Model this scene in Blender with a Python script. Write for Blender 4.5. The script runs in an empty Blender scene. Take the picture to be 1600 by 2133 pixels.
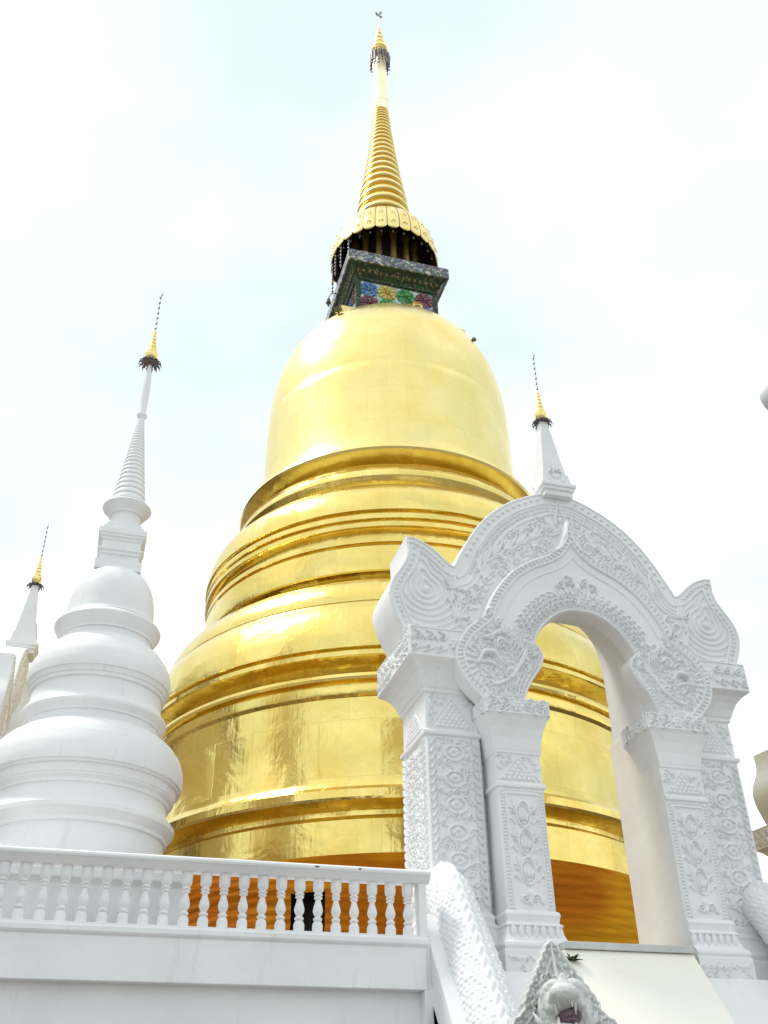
import bpy, bmesh, math, random
import numpy as np
from mathutils import Vector, Matrix
from mathutils.geometry import tessellate_polygon
random.seed(7); RNG = np.random.default_rng(7)
PI = math.pi; R = math.radians
SC = bpy.context.scene; COL = SC.collection

# ------------------------------------------------------------------ materials
MATS = {}
def nodes(name):
    m = bpy.data.materials.new(name); m.use_nodes = True
    nt = m.node_tree; b = nt.nodes['Principled BSDF']
    MATS[name] = m
    return m, nt, b
def N(nt, t, **kw):
    n = nt.nodes.new(t)
    for k, v in kw.items():
        if k in n.inputs: n.inputs[k].default_value = v
        else: setattr(n, k, v)
    return n
def ramp(nt, stops, fac):
    r = nt.nodes.new('ShaderNodeValToRGB'); nt.links.new(fac, r.inputs[0])
    e = r.color_ramp.elements
    while len(e) < len(stops): e.new(.5)
    for i, (p, c) in enumerate(stops):
        e[i].position = p; e[i].color = (*c, 1) if len(c) == 3 else c
    return r
def bumpchain(nt, b, items, prev=None):
    for h, s, d in items:
        bp = nt.nodes.new('ShaderNodeBump'); bp.inputs['Strength'].default_value = s; bp.inputs['Distance'].default_value = d
        nt.links.new(h, bp.inputs['Height'])
        if prev: nt.links.new(prev, bp.inputs['Normal'])
        prev = bp.outputs['Normal']
    nt.links.new(prev, b.inputs['Normal'])

def plaster(name, c1, c2, dirt=.25, bump=.004):
    m, nt, b = nodes(name); L = nt.links
    tc = N(nt, 'ShaderNodeTexCoord'); geo = N(nt, 'ShaderNodeNewGeometry')
    n1 = N(nt, 'ShaderNodeTexNoise', Scale=.9, Detail=6., Roughness=.6); L.new(geo.outputs['Position'], n1.inputs['Vector'])
    r1 = ramp(nt, [(.35, c2), (.6, c1)], n1.outputs['Fac'])
    mp = N(nt, 'ShaderNodeMapping'); mp.inputs['Scale'].default_value = (5, 5, .7); L.new(geo.outputs['Position'], mp.inputs['Vector'])
    n2 = N(nt, 'ShaderNodeTexNoise', Scale=1.3, Detail=5., Roughness=.65); L.new(mp.outputs[0], n2.inputs['Vector'])
    r2 = ramp(nt, [(.60, (0, 0, 0)), (.80, (1, 1, 1))], n2.outputs['Fac'])
    k = N(nt, 'ShaderNodeMath', operation='MULTIPLY'); L.new(r2.outputs[0], k.inputs[0]); k.inputs[1].default_value = dirt
    mx = N(nt, 'ShaderNodeMix', data_type='RGBA'); L.new(k.outputs[0], mx.inputs[0]); L.new(r1.outputs[0], mx.inputs[6]); mx.inputs[7].default_value = (.50, .49, .46, 1)
    L.new(mx.outputs[2], b.inputs['Base Color']); b.inputs['Roughness'].default_value = .62
    n3 = N(nt, 'ShaderNodeTexNoise', Scale=60., Detail=4.); L.new(geo.outputs['Position'], n3.inputs['Vector'])
    n4 = N(nt, 'ShaderNodeTexNoise', Scale=6., Detail=3.); L.new(geo.outputs['Position'], n4.inputs['Vector'])
    bumpchain(nt, b, [(n4.outputs['Fac'], .35, bump * 4), (n3.outputs['Fac'], .4, bump)])
    return m
WHITE = plaster('white_plaster', (.84, .842, .85), (.77, .773, .785), .42)
CARVED = plaster('carved_plaster', (.83, .835, .85), (.77, .775, .79), .18, .003)
JAMB_BOUNCE = plaster('jamb_plaster_gold_bounce', (.84, .815, .765), (.79, .76, .71), .25)  # warm light bounced off the gold is painted into this tint
CREAM = plaster('cream_plaster', (.91, .88, .79), (.87, .83, .73), .2)
MOSSY = plaster('weathered_plaster', (.70, .71, .705), (.50, .52, .505), .7)

def gold(name, c1, c2, rough=(.16, .3), panel=True, dent=1.0):
    m, nt, b = nodes(name); L = nt.links
    b.inputs['Metallic'].default_value = 1
    tc = N(nt, 'ShaderNodeTexCoord'); geo = N(nt, 'ShaderNodeNewGeometry')
    n1 = N(nt, 'ShaderNodeTexNoise', Scale=1.1, Detail=5., Roughness=.6); L.new(geo.outputs['Position'], n1.inputs['Vector'])
    r1 = ramp(nt, [(.3, c2), (.65, c1)], n1.outputs['Fac']); col = r1.outputs[0]
    rr = N(nt, 'ShaderNodeMapRange'); L.new(n1.outputs['Fac'], rr.inputs[0]); rr.inputs[1].default_value = .3; rr.inputs[2].default_value = .7
    rr.inputs[3].default_value = rough[1]; rr.inputs[4].default_value = rough[0]; L.new(rr.outputs[0], b.inputs['Roughness'])
    items = []; tilt = None
    n2 = N(nt, 'ShaderNodeTexNoise', Scale=2.3, Detail=3., Distortion=.4); L.new(geo.outputs['Position'], n2.inputs['Vector'])
    items.append((n2.outputs['Fac'], .22 * dent, .05))
    if panel:
        br = N(nt, 'ShaderNodeTexBrick', Scale=1.); L.new(tc.outputs['UV'], br.inputs['Vector'])
        br.inputs['Color1'].default_value = (1, 1, 1, 1); br.inputs['Color2'].default_value = (.82, .82, .82, 1); br.inputs['Mortar'].default_value = (.3, .3, .3, 1)
        br.inputs['Mortar Size'].default_value = .006; br.inputs['Brick Width'].default_value = 1.15; br.inputs['Row Height'].default_value = 1.02
        mx = N(nt, 'ShaderNodeMix', data_type='RGBA', blend_type='MULTIPLY'); mx.inputs[0].default_value = .2
        L.new(col, mx.inputs[6]); L.new(br.outputs['Color'], mx.inputs[7]); col = mx.outputs[2]
        items.append((br.outputs['Color'], .10, .02))
        wn = N(nt, 'ShaderNodeTexWhiteNoise', noise_dimensions='2D')
        br2 = N(nt, 'ShaderNodeTexBrick', Scale=1.); L.new(tc.outputs['UV'], br2.inputs['Vector'])
        br2.inputs['Color1'].default_value = (0, 0, 0, 1); br2.inputs['Color2'].default_value = (1, 1, 1, 1); br2.inputs['Mortar'].default_value = (.5, .5, .5, 1)
        br2.inputs['Mortar Size'].default_value = .004; br2.inputs['Brick Width'].default_value = 1.15; br2.inputs['Row Height'].default_value = 1.02
        wn.noise_dimensions = '1D'; L.new(br2.outputs['Color'], wn.inputs['W'])
        sb = N(nt, 'ShaderNodeVectorMath', operation='SUBTRACT'); L.new(wn.outputs['Color'], sb.inputs[0]); sb.inputs[1].default_value = (.5, .5, .5)
        sk = N(nt, 'ShaderNodeVectorMath', operation='SCALE'); L.new(sb.outputs[0], sk.inputs[0]); sk.inputs['Scale'].default_value = .055 * dent
        ad = N(nt, 'ShaderNodeVectorMath', operation='ADD'); L.new(geo.outputs['Normal'], ad.inputs[0]); L.new(sk.outputs[0], ad.inputs[1])
        nm = N(nt, 'ShaderNodeVectorMath', operation='NORMALIZE'); L.new(ad.outputs[0], nm.inputs[0]); tilt = nm.outputs[0]
        # fine vertical rolling marks of the sheets
        mp = N(nt, 'ShaderNodeMapping'); mp.inputs['Scale'].default_value = (14, .8, 1); L.new(tc.outputs['UV'], mp.inputs['Vector'])
        n4 = N(nt, 'ShaderNodeTexNoise', Scale=1., Detail=3.); L.new(mp.outputs[0], n4.inputs['Vector'])
        items.append((n4.outputs['Fac'], .16 * dent, .012))
    n3 = N(nt, 'ShaderNodeTexNoise', Scale=22., Detail=3.); L.new(geo.outputs['Position'], n3.inputs['Vector'])
    items.append((n3.outputs['Fac'], .10 * dent, .006))
    L.new(col, b.inputs['Base Color'])
    bumpchain(nt, b, items, tilt)
    return m
GOLD = gold('gold_sheet', (.97, .80, .34), (.90, .71, .24), (.22, .36))
GOLDROUGH = gold('gold_sheet_creased', (.92, .73, .25), (.82, .60, .15), (.13, .28), True, 2.2)
GOLDFINE = gold('gold_ornament', (.95, .79, .37), (.86, .67, .23), (.25, .4), False, .6)

def simple(name, col, rough=.6, metal=0., noise=0., scale=8.):
    m, nt, b = nodes(name); L = nt.links
    b.inputs['Roughness'].default_value = rough; b.inputs['Metallic'].default_value = metal
    geo = N(nt, 'ShaderNodeNewGeometry'); n1 = N(nt, 'ShaderNodeTexNoise', Scale=scale, Detail=4.); L.new(geo.outputs['Position'], n1.inputs['Vector'])
    c2 = tuple(max(0, c * (1 - noise)) for c in col)
    r1 = ramp(nt, [(.35, c2), (.65, col)], n1.outputs['Fac']); L.new(r1.outputs[0], b.inputs['Base Color'])
    bumpchain(nt, b, [(n1.outputs['Fac'], .2, .01)])
    return m
DARKMETAL = simple('dark_fringe_metal', (.26, .22, .27), .45, .6, .4, 30)
SILVER = simple('tarnished_silver', (.33, .33, .31), .4, .8, .3, 20)
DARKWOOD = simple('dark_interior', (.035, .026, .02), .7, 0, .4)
BROWNGOLD = simple('old_gilt', (.32, .20, .06), .45, .6, .5, 14)
LAMPBODY = simple('lamp_housing', (.20, .17, .08), .5, .3, .3)
BLACKWIRE = simple('black_wire', (.03, .03, .035), .5)
MOUTH = simple('mouth_red', (.17, .10, .13), .5, 0, .4)
IVORY = simple('tooth_plaster', (.62, .60, .58), .5, 0, .15)
STAIN = simple('black_mould', (.05, .05, .05), .8)
LEAF = simple('weed_green', (.045, .085, .03), .5, 0, .4, 20)
GROUND = simple('pale_paving', (.25, .23, .21), .75, 0, .25, .6)
FLOOR = simple('terrace_tiles', (.15, .10, .06), .55, 0, .3, 1.5)

def mosaic(name, base, sparkle=.5, scale=16):
    m, nt, b = nodes(name); L = nt.links
    geo = N(nt, 'ShaderNodeNewGeometry')
    v = N(nt, 'ShaderNodeTexVoronoi', Scale=scale); L.new(geo.outputs['Position'], v.inputs['Vector'])
    hs = N(nt, 'ShaderNodeSeparateColor'); L.new(v.outputs['Color'], hs.inputs[0])
    r = ramp(nt, base, hs.outputs[0]); r.color_ramp.interpolation = 'CONSTANT'
    v2 = N(nt, 'ShaderNodeTexVoronoi', Scale=scale, feature='DISTANCE_TO_EDGE'); L.new(geo.outputs['Position'], v2.inputs['Vector'])
    e = ramp(nt, [(0, (.25, .25, .25)), (.06, (1, 1, 1))], v2.outputs['Distance'])
    mx = N(nt, 'ShaderNodeMix', data_type='RGBA', blend_type='MULTIPLY'); mx.inputs[0].default_value = 1
    L.new(r.outputs[0], mx.inputs[6]); L.new(e.outputs[0], mx.inputs[7]); L.new(mx.outputs[2], b.inputs['Base Color'])
    b.inputs['Metallic'].default_value = sparkle; b.inputs['Roughness'].default_value = .22
    bumpchain(nt, b, [(hs.outputs[1], .6, .03), (e.outputs[0], .4, .01)])
    return m
SLABMOS = mosaic('slab_glass_mosaic', [(0, (.10, .11, .17)), (.2, (.22, .19, .14)), (.38, (.09, .16, .10)), (.55, (.30, .30, .32)), (.7, (.14, .10, .15)), (.88, (.5, .48, .42))], .55, 13)
GREENMOS = mosaic('green_glass_mosaic', [(0, (.015, .03, .012)), (.4, (.03, .06, .02)), (.6, (.04, .035, .015)), (.8, (.02, .10, .03)), (.93, (.16, .16, .06))], .35, 17)
PALEMOS = mosaic('mirror_glass_mosaic', [(0, (.42, .58, .50)), (.3, (.55, .66, .66)), (.6, (.40, .46, .36)), (.85, (.70, .68, .70))], .45, 14)
GLASS = {n: mosaic('glass_' + n, s, .25, 18) for n, s in {
    'blue': [(0, (.06, .18, .40)), (.5, (.16, .36, .58)), (.85, (.05, .10, .28))],
    'yellow': [(0, (.60, .46, .07)), (.5, (.72, .6, .16)), (.85, (.5, .34, .04))],
    'green': [(0, (.03, .25, .05)), (.5, (.08, .42, .10)), (.85, (.02, .16, .04))],
    'red': [(0, (.16, .04, .06)), (.5, (.26, .09, .10)), (.85, (.12, .03, .05))],
    'amber': [(0, (.36, .26, .06)), (.5, (.5, .38, .14)), (.85, (.28, .18, .04))],
    'violet': [(0, (.12, .10, .36)), (.5, (.2, .18, .5)), (.85, (.2, .1, .25))]}.items()}

def cloth_mat():
    m, nt, b = nodes('orange_cloth'); L = nt.links
    geo = N(nt, 'ShaderNodeNewGeometry')
    mp = N(nt, 'ShaderNodeMapping'); mp.inputs['Scale'].default_value = (.4, .4, .7); L.new(geo.outputs['Position'], mp.inputs['Vector'])
    n1 = N(nt, 'ShaderNodeTexNoise', Scale=1., Detail=3.); L.new(mp.outputs[0], n1.inputs['Vector'])
    r1 = ramp(nt, [(.34, (.46, .125, .002)), (.52, (.52, .155, .002)), (.68, (.66, .31, .004))], n1.outputs['Fac'])
    L.new(r1.outputs[0], b.inputs['Base Color']); b.inputs['Roughness'].default_value = .8; b.inputs['Specular IOR Level'].default_value = .15
    mp2 = N(nt, 'ShaderNodeMapping'); mp2.inputs['Scale'].default_value = (.9, .9, 13); L.new(geo.outputs['Position'], mp2.inputs['Vector'])
    n2 = N(nt, 'ShaderNodeTexNoise', Scale=1., Detail=4., Distortion=.6); L.new(mp2.outputs[0], n2.inputs['Vector'])
    n5 = N(nt, 'ShaderNodeTexNoise', Scale=140., Detail=2.); L.new(geo.outputs['Position'], n5.inputs['Vector'])
    bumpchain(nt, b, [(n2.outputs['Fac'], .45, .05), (n5.outputs['Fac'], .3, .004)])
    return m
CLOTH = cloth_mat()

# ------------------------------------------------------------------ mesh helpers
def tag(o, label=None, cat=None, group=None, kind=None):
    if label: o['label'] = label
    if cat: o['category'] = cat
    if group: o['group'] = group
    if kind: o['kind'] = kind
    return o
def empty(name, loc, rz=0):
    o = bpy.data.objects.new(name, None); COL.objects.link(o); o.location = loc; o.rotation_euler = (0, 0, rz); o.empty_display_size = .2
    return o
def link(name, me, mat, parent=None, smooth=None, bevel=None):
    o = bpy.data.objects.new(name, me); COL.objects.link(o)
    if mat and not me.materials: me.materials.append(mat)
    if parent: o.parent = parent
    if smooth is not None:
        me.shade_smooth()
        if smooth < 180: me.set_sharp_from_angle(angle=R(smooth))
    if bevel:
        md = o.modifiers.new('bevel', 'BEVEL'); md.width = bevel; md.segments = 2; md.limit_method = 'ANGLE'; md.angle_limit = R(40)
    return o
class MB:
    def __init__(s): s.v = []; s.f = []
    def add(s, vs, fs):
        b = len(s.v); s.v += [tuple(map(float, v)) for v in vs]; s.f += [tuple(i + b for i in f) for f in fs]; return s
    def box(s, x0, x1, y0, y1, z0, z1):
        return s.add([(x0, y0, z0), (x1, y0, z0), (x1, y1, z0), (x0, y1, z0), (x0, y0, z1), (x1, y0, z1), (x1, y1, z1), (x0, y1, z1)],
                     [(3, 2, 1, 0), (4, 5, 6, 7), (0, 1, 5, 4), (1, 2, 6, 5), (2, 3, 7, 6), (3, 0, 4, 7)])
    def sq(s, x0, x1, y0, y1, prof, fx0=1, zf=1e9):          # rectangular mouldings: [(offset, z)...]
        b = len(s.v); n = len(prof)
        for o, z in prof:
            oi = o * (fx0 if z < zf else 1)
            s.v += [(x0 - oi, y0 - o, z), (x1 + o, y0 - o, z), (x1 + o, y1 + o, z), (x0 - oi, y1 + o, z)]
        for i in range(n - 1):
            for k in range(4):
                a = b + i * 4 + k; c = b + i * 4 + (k + 1) % 4
                s.f.append((a, c, c + 4, a + 4))
        s.f.append((b + 3, b + 2, b + 1, b)); e = b + (n - 1) * 4; s.f.append((e, e + 1, e + 2, e + 3))
        return s
    def lathe(s, prof, n=48, c=(0, 0), cap=True):
        b = len(s.v); t = np.arange(n) * 2 * PI / n
        for r, z in prof:
            for a in t: s.v.append((c[0] + r * math.cos(a), c[1] + r * math.sin(a), z))
        for i in range(len(prof) - 1):
            for k in range(n):
                a = b + i * n + k; d = b + i * n + (k + 1) % n
                s.f.append((a, d, d + n, a + n))
        if cap:
            s.f.append(tuple(b + k for k in range(n))[::-1]); e = b + (len(prof) - 1) * n; s.f.append(tuple(e + k for k in range(n)))
        return s
    def prism(s, loops, y0, y1):              # outline(s) in x,z extruded from y0 to y1 (loops after the first are holes)
        pts = [[Vector((u, w, 0)) for u, w in lp] for lp in loops]
        tris = tessellate_polygon(pts); flat = [p for lp in loops for p in lp]; n = len(flat); b = len(s.v)
        s.v += [(u, y0, w) for u, w in flat] + [(u, y1, w) for u, w in flat]
        for t in tris:
            a, c, d = [flat[i] for i in t]
            ar = (c[0] - a[0]) * (d[1] - a[1]) - (c[1] - a[1]) * (d[0] - a[0])
            t = tuple(t) if ar > 0 else tuple(t)[::-1]
            s.f.append(tuple(b + i for i in t)); s.f.append(tuple(b + n + i for i in t[::-1]))
        o = 0
        for lp in loops:
            m = len(lp)
            for i in range(m):
                a = b + o + i; c = b + o + (i + 1) % m; s.f.append((a, a + n, c + n, c))
            o += m
        return s
    def tube(s, pts, rad, n=8, cap=True):
        pts = [Vector(p) for p in pts]; b = len(s.v)
        rad = rad if hasattr(rad, '__len__') else [rad] * len(pts)
        up = Vector((.3, .2, 1)).normalized()
        for i, p in enumerate(pts):
            d = (pts[min(i + 1, len(pts) - 1)] - pts[max(i - 1, 0)]).normalized()
            x = d.cross(up); x = x.normalized() if x.length > 1e-4 else Vector((1, 0, 0)); y = x.cross(d)
            for k in range(n):
                a = 2 * PI * k / n; s.v.append(tuple(p + (x * math.cos(a) + y * math.sin(a)) * rad[i]))
        for i in range(len(pts) - 1):
            for k in range(n):
                a = b + i * n + k; c = b + i * n + (k + 1) % n; s.f.append((a, a + n, c + n, c))
        if cap:
            s.f.append(tuple(b + k for k in range(n))); e = b + (len(pts) - 1) * n; s.f.append(tuple(e + k for k in range(n))[::-1])
        return s
    def ell(s, c, r, nu=16, nv=10, rot=None):
        M = rot or Matrix.Identity(3); b = len(s.v); vs = []
        for j in range(nv + 1):
            ph = PI * j / nv
            for i in range(nu):
                th = 2 * PI * i / nu
                v = M @ Vector((r[0] * math.sin(ph) * math.cos(th), r[1] * math.sin(ph) * math.sin(th), -r[2] * math.cos(ph)))
                s.v.append((c[0] + v.x, c[1] + v.y, c[2] + v.z))
        for j in range(nv):
            for i in range(nu):
                a = b + j * nu + i; d = b + j * nu + (i + 1) % nu; s.f.append((a, d, d + nu, a + nu))
        return s
    def mesh(s, name):
        me = bpy.data.meshes.new(name); me.from_pydata(s.v, [], s.f); me.validate(); me.update(); return me
    def obj(s, name, mat, parent=None, smooth=None, bevel=None, fix=False):
        me = s.mesh(name)
        if fix:
            bm = bmesh.new(); bm.from_mesh(me); bmesh.ops.recalc_face_normals(bm, faces=bm.faces); bm.to_mesh(me); bm.free()
        return link(name, me, mat, parent, smooth, bevel)
def cr(pts, n=6):                             # Catmull-Rom through points
    P = [np.array(p, float) for p in pts]; out = []
    for i in range(len(P) - 1):
        p0 = P[max(i - 1, 0)]; p1 = P[i]; p2 = P[i + 1]; p3 = P[min(i + 2, len(P) - 1)]
        for k in range(n):
            t = k / n
            out.append(tuple(.5 * ((2 * p1) + (-p0 + p2) * t + (2 * p0 - 5 * p1 + 4 * p2 - p3) * t * t + (-p0 + 3 * p1 - 3 * p2 + p3) * t ** 3)))
    out.append(tuple(P[-1])); return out
def lathe_uv(name, prof, mat, parent, n=160, smooth=32, jitter=None, a0=0, a1=2 * PI):
    """surface of revolution with a uv map in metres"""
    full = abs(a1 - a0 - 2 * PI) < 1e-6; m = n + 1
    prof = np.array(prof, float); t = np.linspace(a0, a1, m)
    arc = np.r_[0, np.cumsum(np.hypot(*np.diff(prof, axis=0).T))]
    rr = np.repeat(prof[:, :1], m, 1); zz = np.repeat(prof[:, 1:2], m, 1)
    if jitter is not None: rr = rr + jitter(np.repeat(t[None], len(prof), 0), zz)
    nc = n if full else m
    X = rr * np.cos(t); Y = rr * np.sin(t)
    v = np.stack([X, Y, zz], -1)[:, :nc].reshape(-1, 3)
    fs = []; uvs = []; Rm = prof[:, 0].max()
    for i in range(len(prof) - 1):
        for k in range(n):
            k2 = (k + 1) % nc if full else k + 1
            fs.append((i * nc + k, i * nc + k2, (i + 1) * nc + k2, (i + 1) * nc + k))
            ua, ub = t[k] * Rm, t[k + 1] * Rm
            uvs += [(ua, arc[i]), (ub, arc[i]), (ub, arc[i + 1]), (ua, arc[i + 1])]
    me = bpy.data.meshes.new(name); me.from_pydata(v.tolist(), [], fs)
    uv = me.uv_layers.new(name='UVMap'); uv.data.foreach_set('uv', np.array(uvs).ravel())
    me.update()
    return link(name, me, mat, parent, smooth)
def copy_tree(o, parent=None):
    c = o.copy(); COL.objects.link(c); c.parent = parent
    for ch in o.children: copy_tree(ch, c)
    return c

# ------------------------------------------------------------------ carved relief: a height grid on a flat face
class Relief:
    def __init__(s, u0, u1, v0, v1, res=.011):
        s.u = np.arange(u0, u1 + res, res); s.v = np.arange(v0, v1 + res, res); s.res = res
        s.U, s.V = np.meshgrid(s.u, s.v); s.H = np.zeros_like(s.U); s.mask = None
    def win(s, a0, a1, b0, b1):
        i0 = max(0, int((a0 - s.u[0]) / s.res)); i1 = min(len(s.u), int((a1 - s.u[0]) / s.res) + 2)
        j0 = max(0, int((b0 - s.v[0]) / s.res)); j1 = min(len(s.v), int((b1 - s.v[0]) / s.res) + 2)
        return slice(j0, max(j0, j1)), slice(i0, max(i0, i1))
    def tube(s, pts, w, h):
        w = w if hasattr(w, '__len__') else [w] * len(pts)
        for (p, q, wa, wb) in zip(pts[:-1], pts[1:], w[:-1], w[1:]):
            m = max(wa, wb)
            sl = s.win(min(p[0], q[0]) - m, max(p[0], q[0]) + m, min(p[1], q[1]) - m, max(p[1], q[1]) + m)
            U = s.U[sl]
            if U.size == 0: continue
            V = s.V[sl]; dx, dy = q[0] - p[0], q[1] - p[1]; l2 = dx * dx + dy * dy + 1e-12
            t = np.clip(((U - p[0]) * dx + (V - p[1]) * dy) / l2, 0, 1)
            d = np.hypot(U - p[0] - t * dx, V - p[1] - t * dy); ww = wa + (wb - wa) * t
            hh = h * (ww / m) ** .6 * np.sqrt(np.clip(1 - (d / np.maximum(ww, 1e-4)) ** 2, 0, None))
            s.H[sl] = np.maximum(s.H[sl], hh)
    def dot(s, u, v, r, h, ry=None):
        ry = ry or r
        sl = s.win(u - r, u + r, v - ry, v + ry); d = ((s.U[sl] - u) / r) ** 2 + ((s.V[sl] - v) / ry) ** 2
        s.H[sl] = np.maximum(s.H[sl], h * np.sqrt(np.clip(1 - d, 0, None)))
    def spiral(s, u, v, r, w, h, a0=0, turns=1.3, d=1, tail=0):
        n = int(10 * turns) + 4; pts = []; ws = []
        for i in range(n):
            t = i / (n - 1); a = a0 + d * t * turns * 2 * PI; rr = r * (1 - .86 * t)
            pts.append((u + rr * math.cos(a), v + rr * math.sin(a))); ws.append(w * (1 - .45 * t))
        if tail:
            a = a0; tx, ty = math.sin(a) * d, -math.cos(a) * d
            pre = [(pts[0][0] + tx * tail * k + math.cos(a) * tail * .5 * k * k, pts[0][1] + ty * tail * k + math.sin(a) * tail * .5 * k * k) for k in (1, .66, .33)]
            pts = pre + pts; ws = [w * .15, w * .6, w * .9] + ws
        s.tube(pts, ws, h); s.dot(*pts[-1], w * .9, h * 1.1)
    def leaf(s, u, v, ang, l, w, h, bend=.5):
        pts = []; ws = []
        for i in range(7):
            t = i / 6; a = ang + bend * t * t
            if i == 0: p = (u, v)
            else: p = (pts[-1][0] + math.cos(a) * l / 6, pts[-1][1] + math.sin(a) * l / 6)
            pts.append(p); ws.append(w * (math.sin(PI * min(1, (t * .8 + .2))) ** .8 + .05))
        s.tube(pts, ws, h)
    def scrolls(s, inside, step, r, w, h, rng):
        us = np.arange(s.u[0] + step * .5, s.u[-1], step); vs = np.arange(s.v[0] + step * .5, s.v[-1], step * .87)
        for j, v in enumerate(vs):
            for i, u in enumerate(us):
                uu = u + (step * .5 if j % 2 else 0) + rng.uniform(-1, 1) * step * .12; vv = v + rng.uniform(-1, 1) * step * .12
                if not inside(uu, vv): continue
                k = rng.uniform(.8, 1.15); d = 1 if rng.random() < .5 else -1; a = rng.uniform(0, 2 * PI)
                s.spiral(uu, vv, r * k, w, h * rng.uniform(.75, 1.1), a, 1.15, d, r * .9)
                b = a + PI + rng.uniform(-.7, .7)
                s.leaf(uu + math.cos(b) * r, vv + math.sin(b) * r, b, r * 1.3, w * .9, h * .8, rng.uniform(-1, 1))
    def frame(s, u0, u1, v0, v1, w, h):
        s.tube([(u0, v0), (u1, v0), (u1, v1), (u0, v1), (u0, v0)], w, h)
    def beads_line(s, p, q, step, r, h, ry=None):
        L = math.hypot(q[0] - p[0], q[1] - p[1]); n = max(1, int(L / step))
        for i in range(n + 1):
            t = i / n; s.dot(p[0] + (q[0] - p[0]) * t, p[1] + (q[1] - p[1]) * t, r, h, ry)
    def rope(s, u, v0, v1, wid, step, d=1, h=.022):
        n = int((v1 - v0) / step)
        for i in range(n):
            v = v0 + (i + .15) * step
            s.tube([(u - d * wid * .5, v), (u - d * wid * .1, v + step * .22), (u + d * wid * .25, v + step * .8), (u + d * wid * .5, v + step * 1.1)], [.006, wid * .2, wid * .2, .005], h)
    def scales(s, inside, du, dv, h):
        j = 0; v = s.v[0]
        while v < s.v[-1]:
            u = s.u[0] + (du / 2 if j % 2 else 0)
            while u < s.u[-1]:
                if inside(u, v): s.dot(u, v, du * .5, h, dv * .62)
                u += du
            v += dv; j += 1
    def dist(s, poly, closed=False):
        """distance to a polyline and arc length of the nearest point"""
        D = np.full(s.U.shape, 9.); S = np.zeros(s.U.shape); acc = 0
        pp = poly + [poly[0]] if closed else poly
        for p, q in zip(pp[:-1], pp[1:]):
            dx, dy = q[0] - p[0], q[1] - p[1]; l = math.hypot(dx, dy) + 1e-9
            t = np.clip(((s.U - p[0]) * dx + (s.V - p[1]) * dy) / (l * l), 0, 1)
            d = np.hypot(s.U - p[0] - t * dx, s.V - p[1] - t * dy); m = d < D
            D[m] = d[m]; S[m] = acc + (t * l)[m]; acc += l
        return D, S
    def inpoly(s, poly):
        M = np.zeros(s.U.shape, bool); n = len(poly)
        for i in range(n):
            (x0, y0), (x1, y1) = poly[i], poly[(i + 1) % n]
            if y0 == y1: continue
            c = ((y0 > s.V) != (y1 > s.V)) & (s.U < (x1 - x0) * (s.V - y0) / (y1 - y0) + x0); M ^= c
        return M
    def put(s, name, mat, parent, O, Ua, Va, Na):
        H = s.H * 1.12
        if s.mask is not None: H[~s.mask] = 0
        O, Ua, Va, Na = (np.array(a, float) for a in (O, Ua, Va, Na))
        hh = np.where(H > 5e-4, H, -.004)
        P = O + s.U[..., None] * Ua + s.V[..., None] * Va + hh[..., None] * Na
        ny, nx = H.shape; idx = np.arange(ny * nx).reshape(ny, nx)
        a, b, c, d = idx[:-1, :-1], idx[:-1, 1:], idx[1:, 1:], idx[1:, :-1]
        keep = np.maximum(np.maximum(H[:-1, :-1], H[:-1, 1:]), np.maximum(H[1:, 1:], H[1:, :-1])) > 5e-4
        F = np.stack([a[keep], b[keep], c[keep], d[keep]], -1)
        if np.dot(np.cross(Ua, Va), Na) < 0: F = F[:, ::-1]
        used, inv = np.unique(F.ravel(), return_inverse=True)
        me = bpy.data.meshes.new(name); me.from_pydata(P.reshape(-1, 3)[used].tolist(), [], inv.reshape(-1, 4).tolist()); me.update()
        return link(name, me, mat, parent, 180)

# ------------------------------------------------------------------ camera, light, sky
EYE = Vector((0, 0, 1.6))
def make_camera():
    p, roll, yaw = R(33.8), R(1.03), R(16.7)
    F = Vector((math.sin(yaw) * math.cos(p), math.cos(yaw) * math.cos(p), math.sin(p)))
    R0 = F.cross(Vector((0, 0, 1))).normalized(); U0 = R0.cross(F)
    Rt = math.cos(roll) * R0 - math.sin(roll) * U0; Up = math.sin(roll) * R0 + math.cos(roll) * U0
    cam = bpy.data.cameras.new('camera'); o = bpy.data.objects.new('camera', cam); COL.objects.link(o)
    M = Matrix((Rt, Up, -F)).transposed().to_4x4(); M.translation = EYE; o.matrix_world = M
    cam.sensor_fit = 'VERTICAL'; cam.sensor_height = 36; cam.lens = 2050 / 2133 * 36; cam.clip_end = 3000; cam.clip_start = .05
    SC.camera = o
make_camera()
SUN_DIR = Vector((-.46, .20, .87)).normalized()
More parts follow.
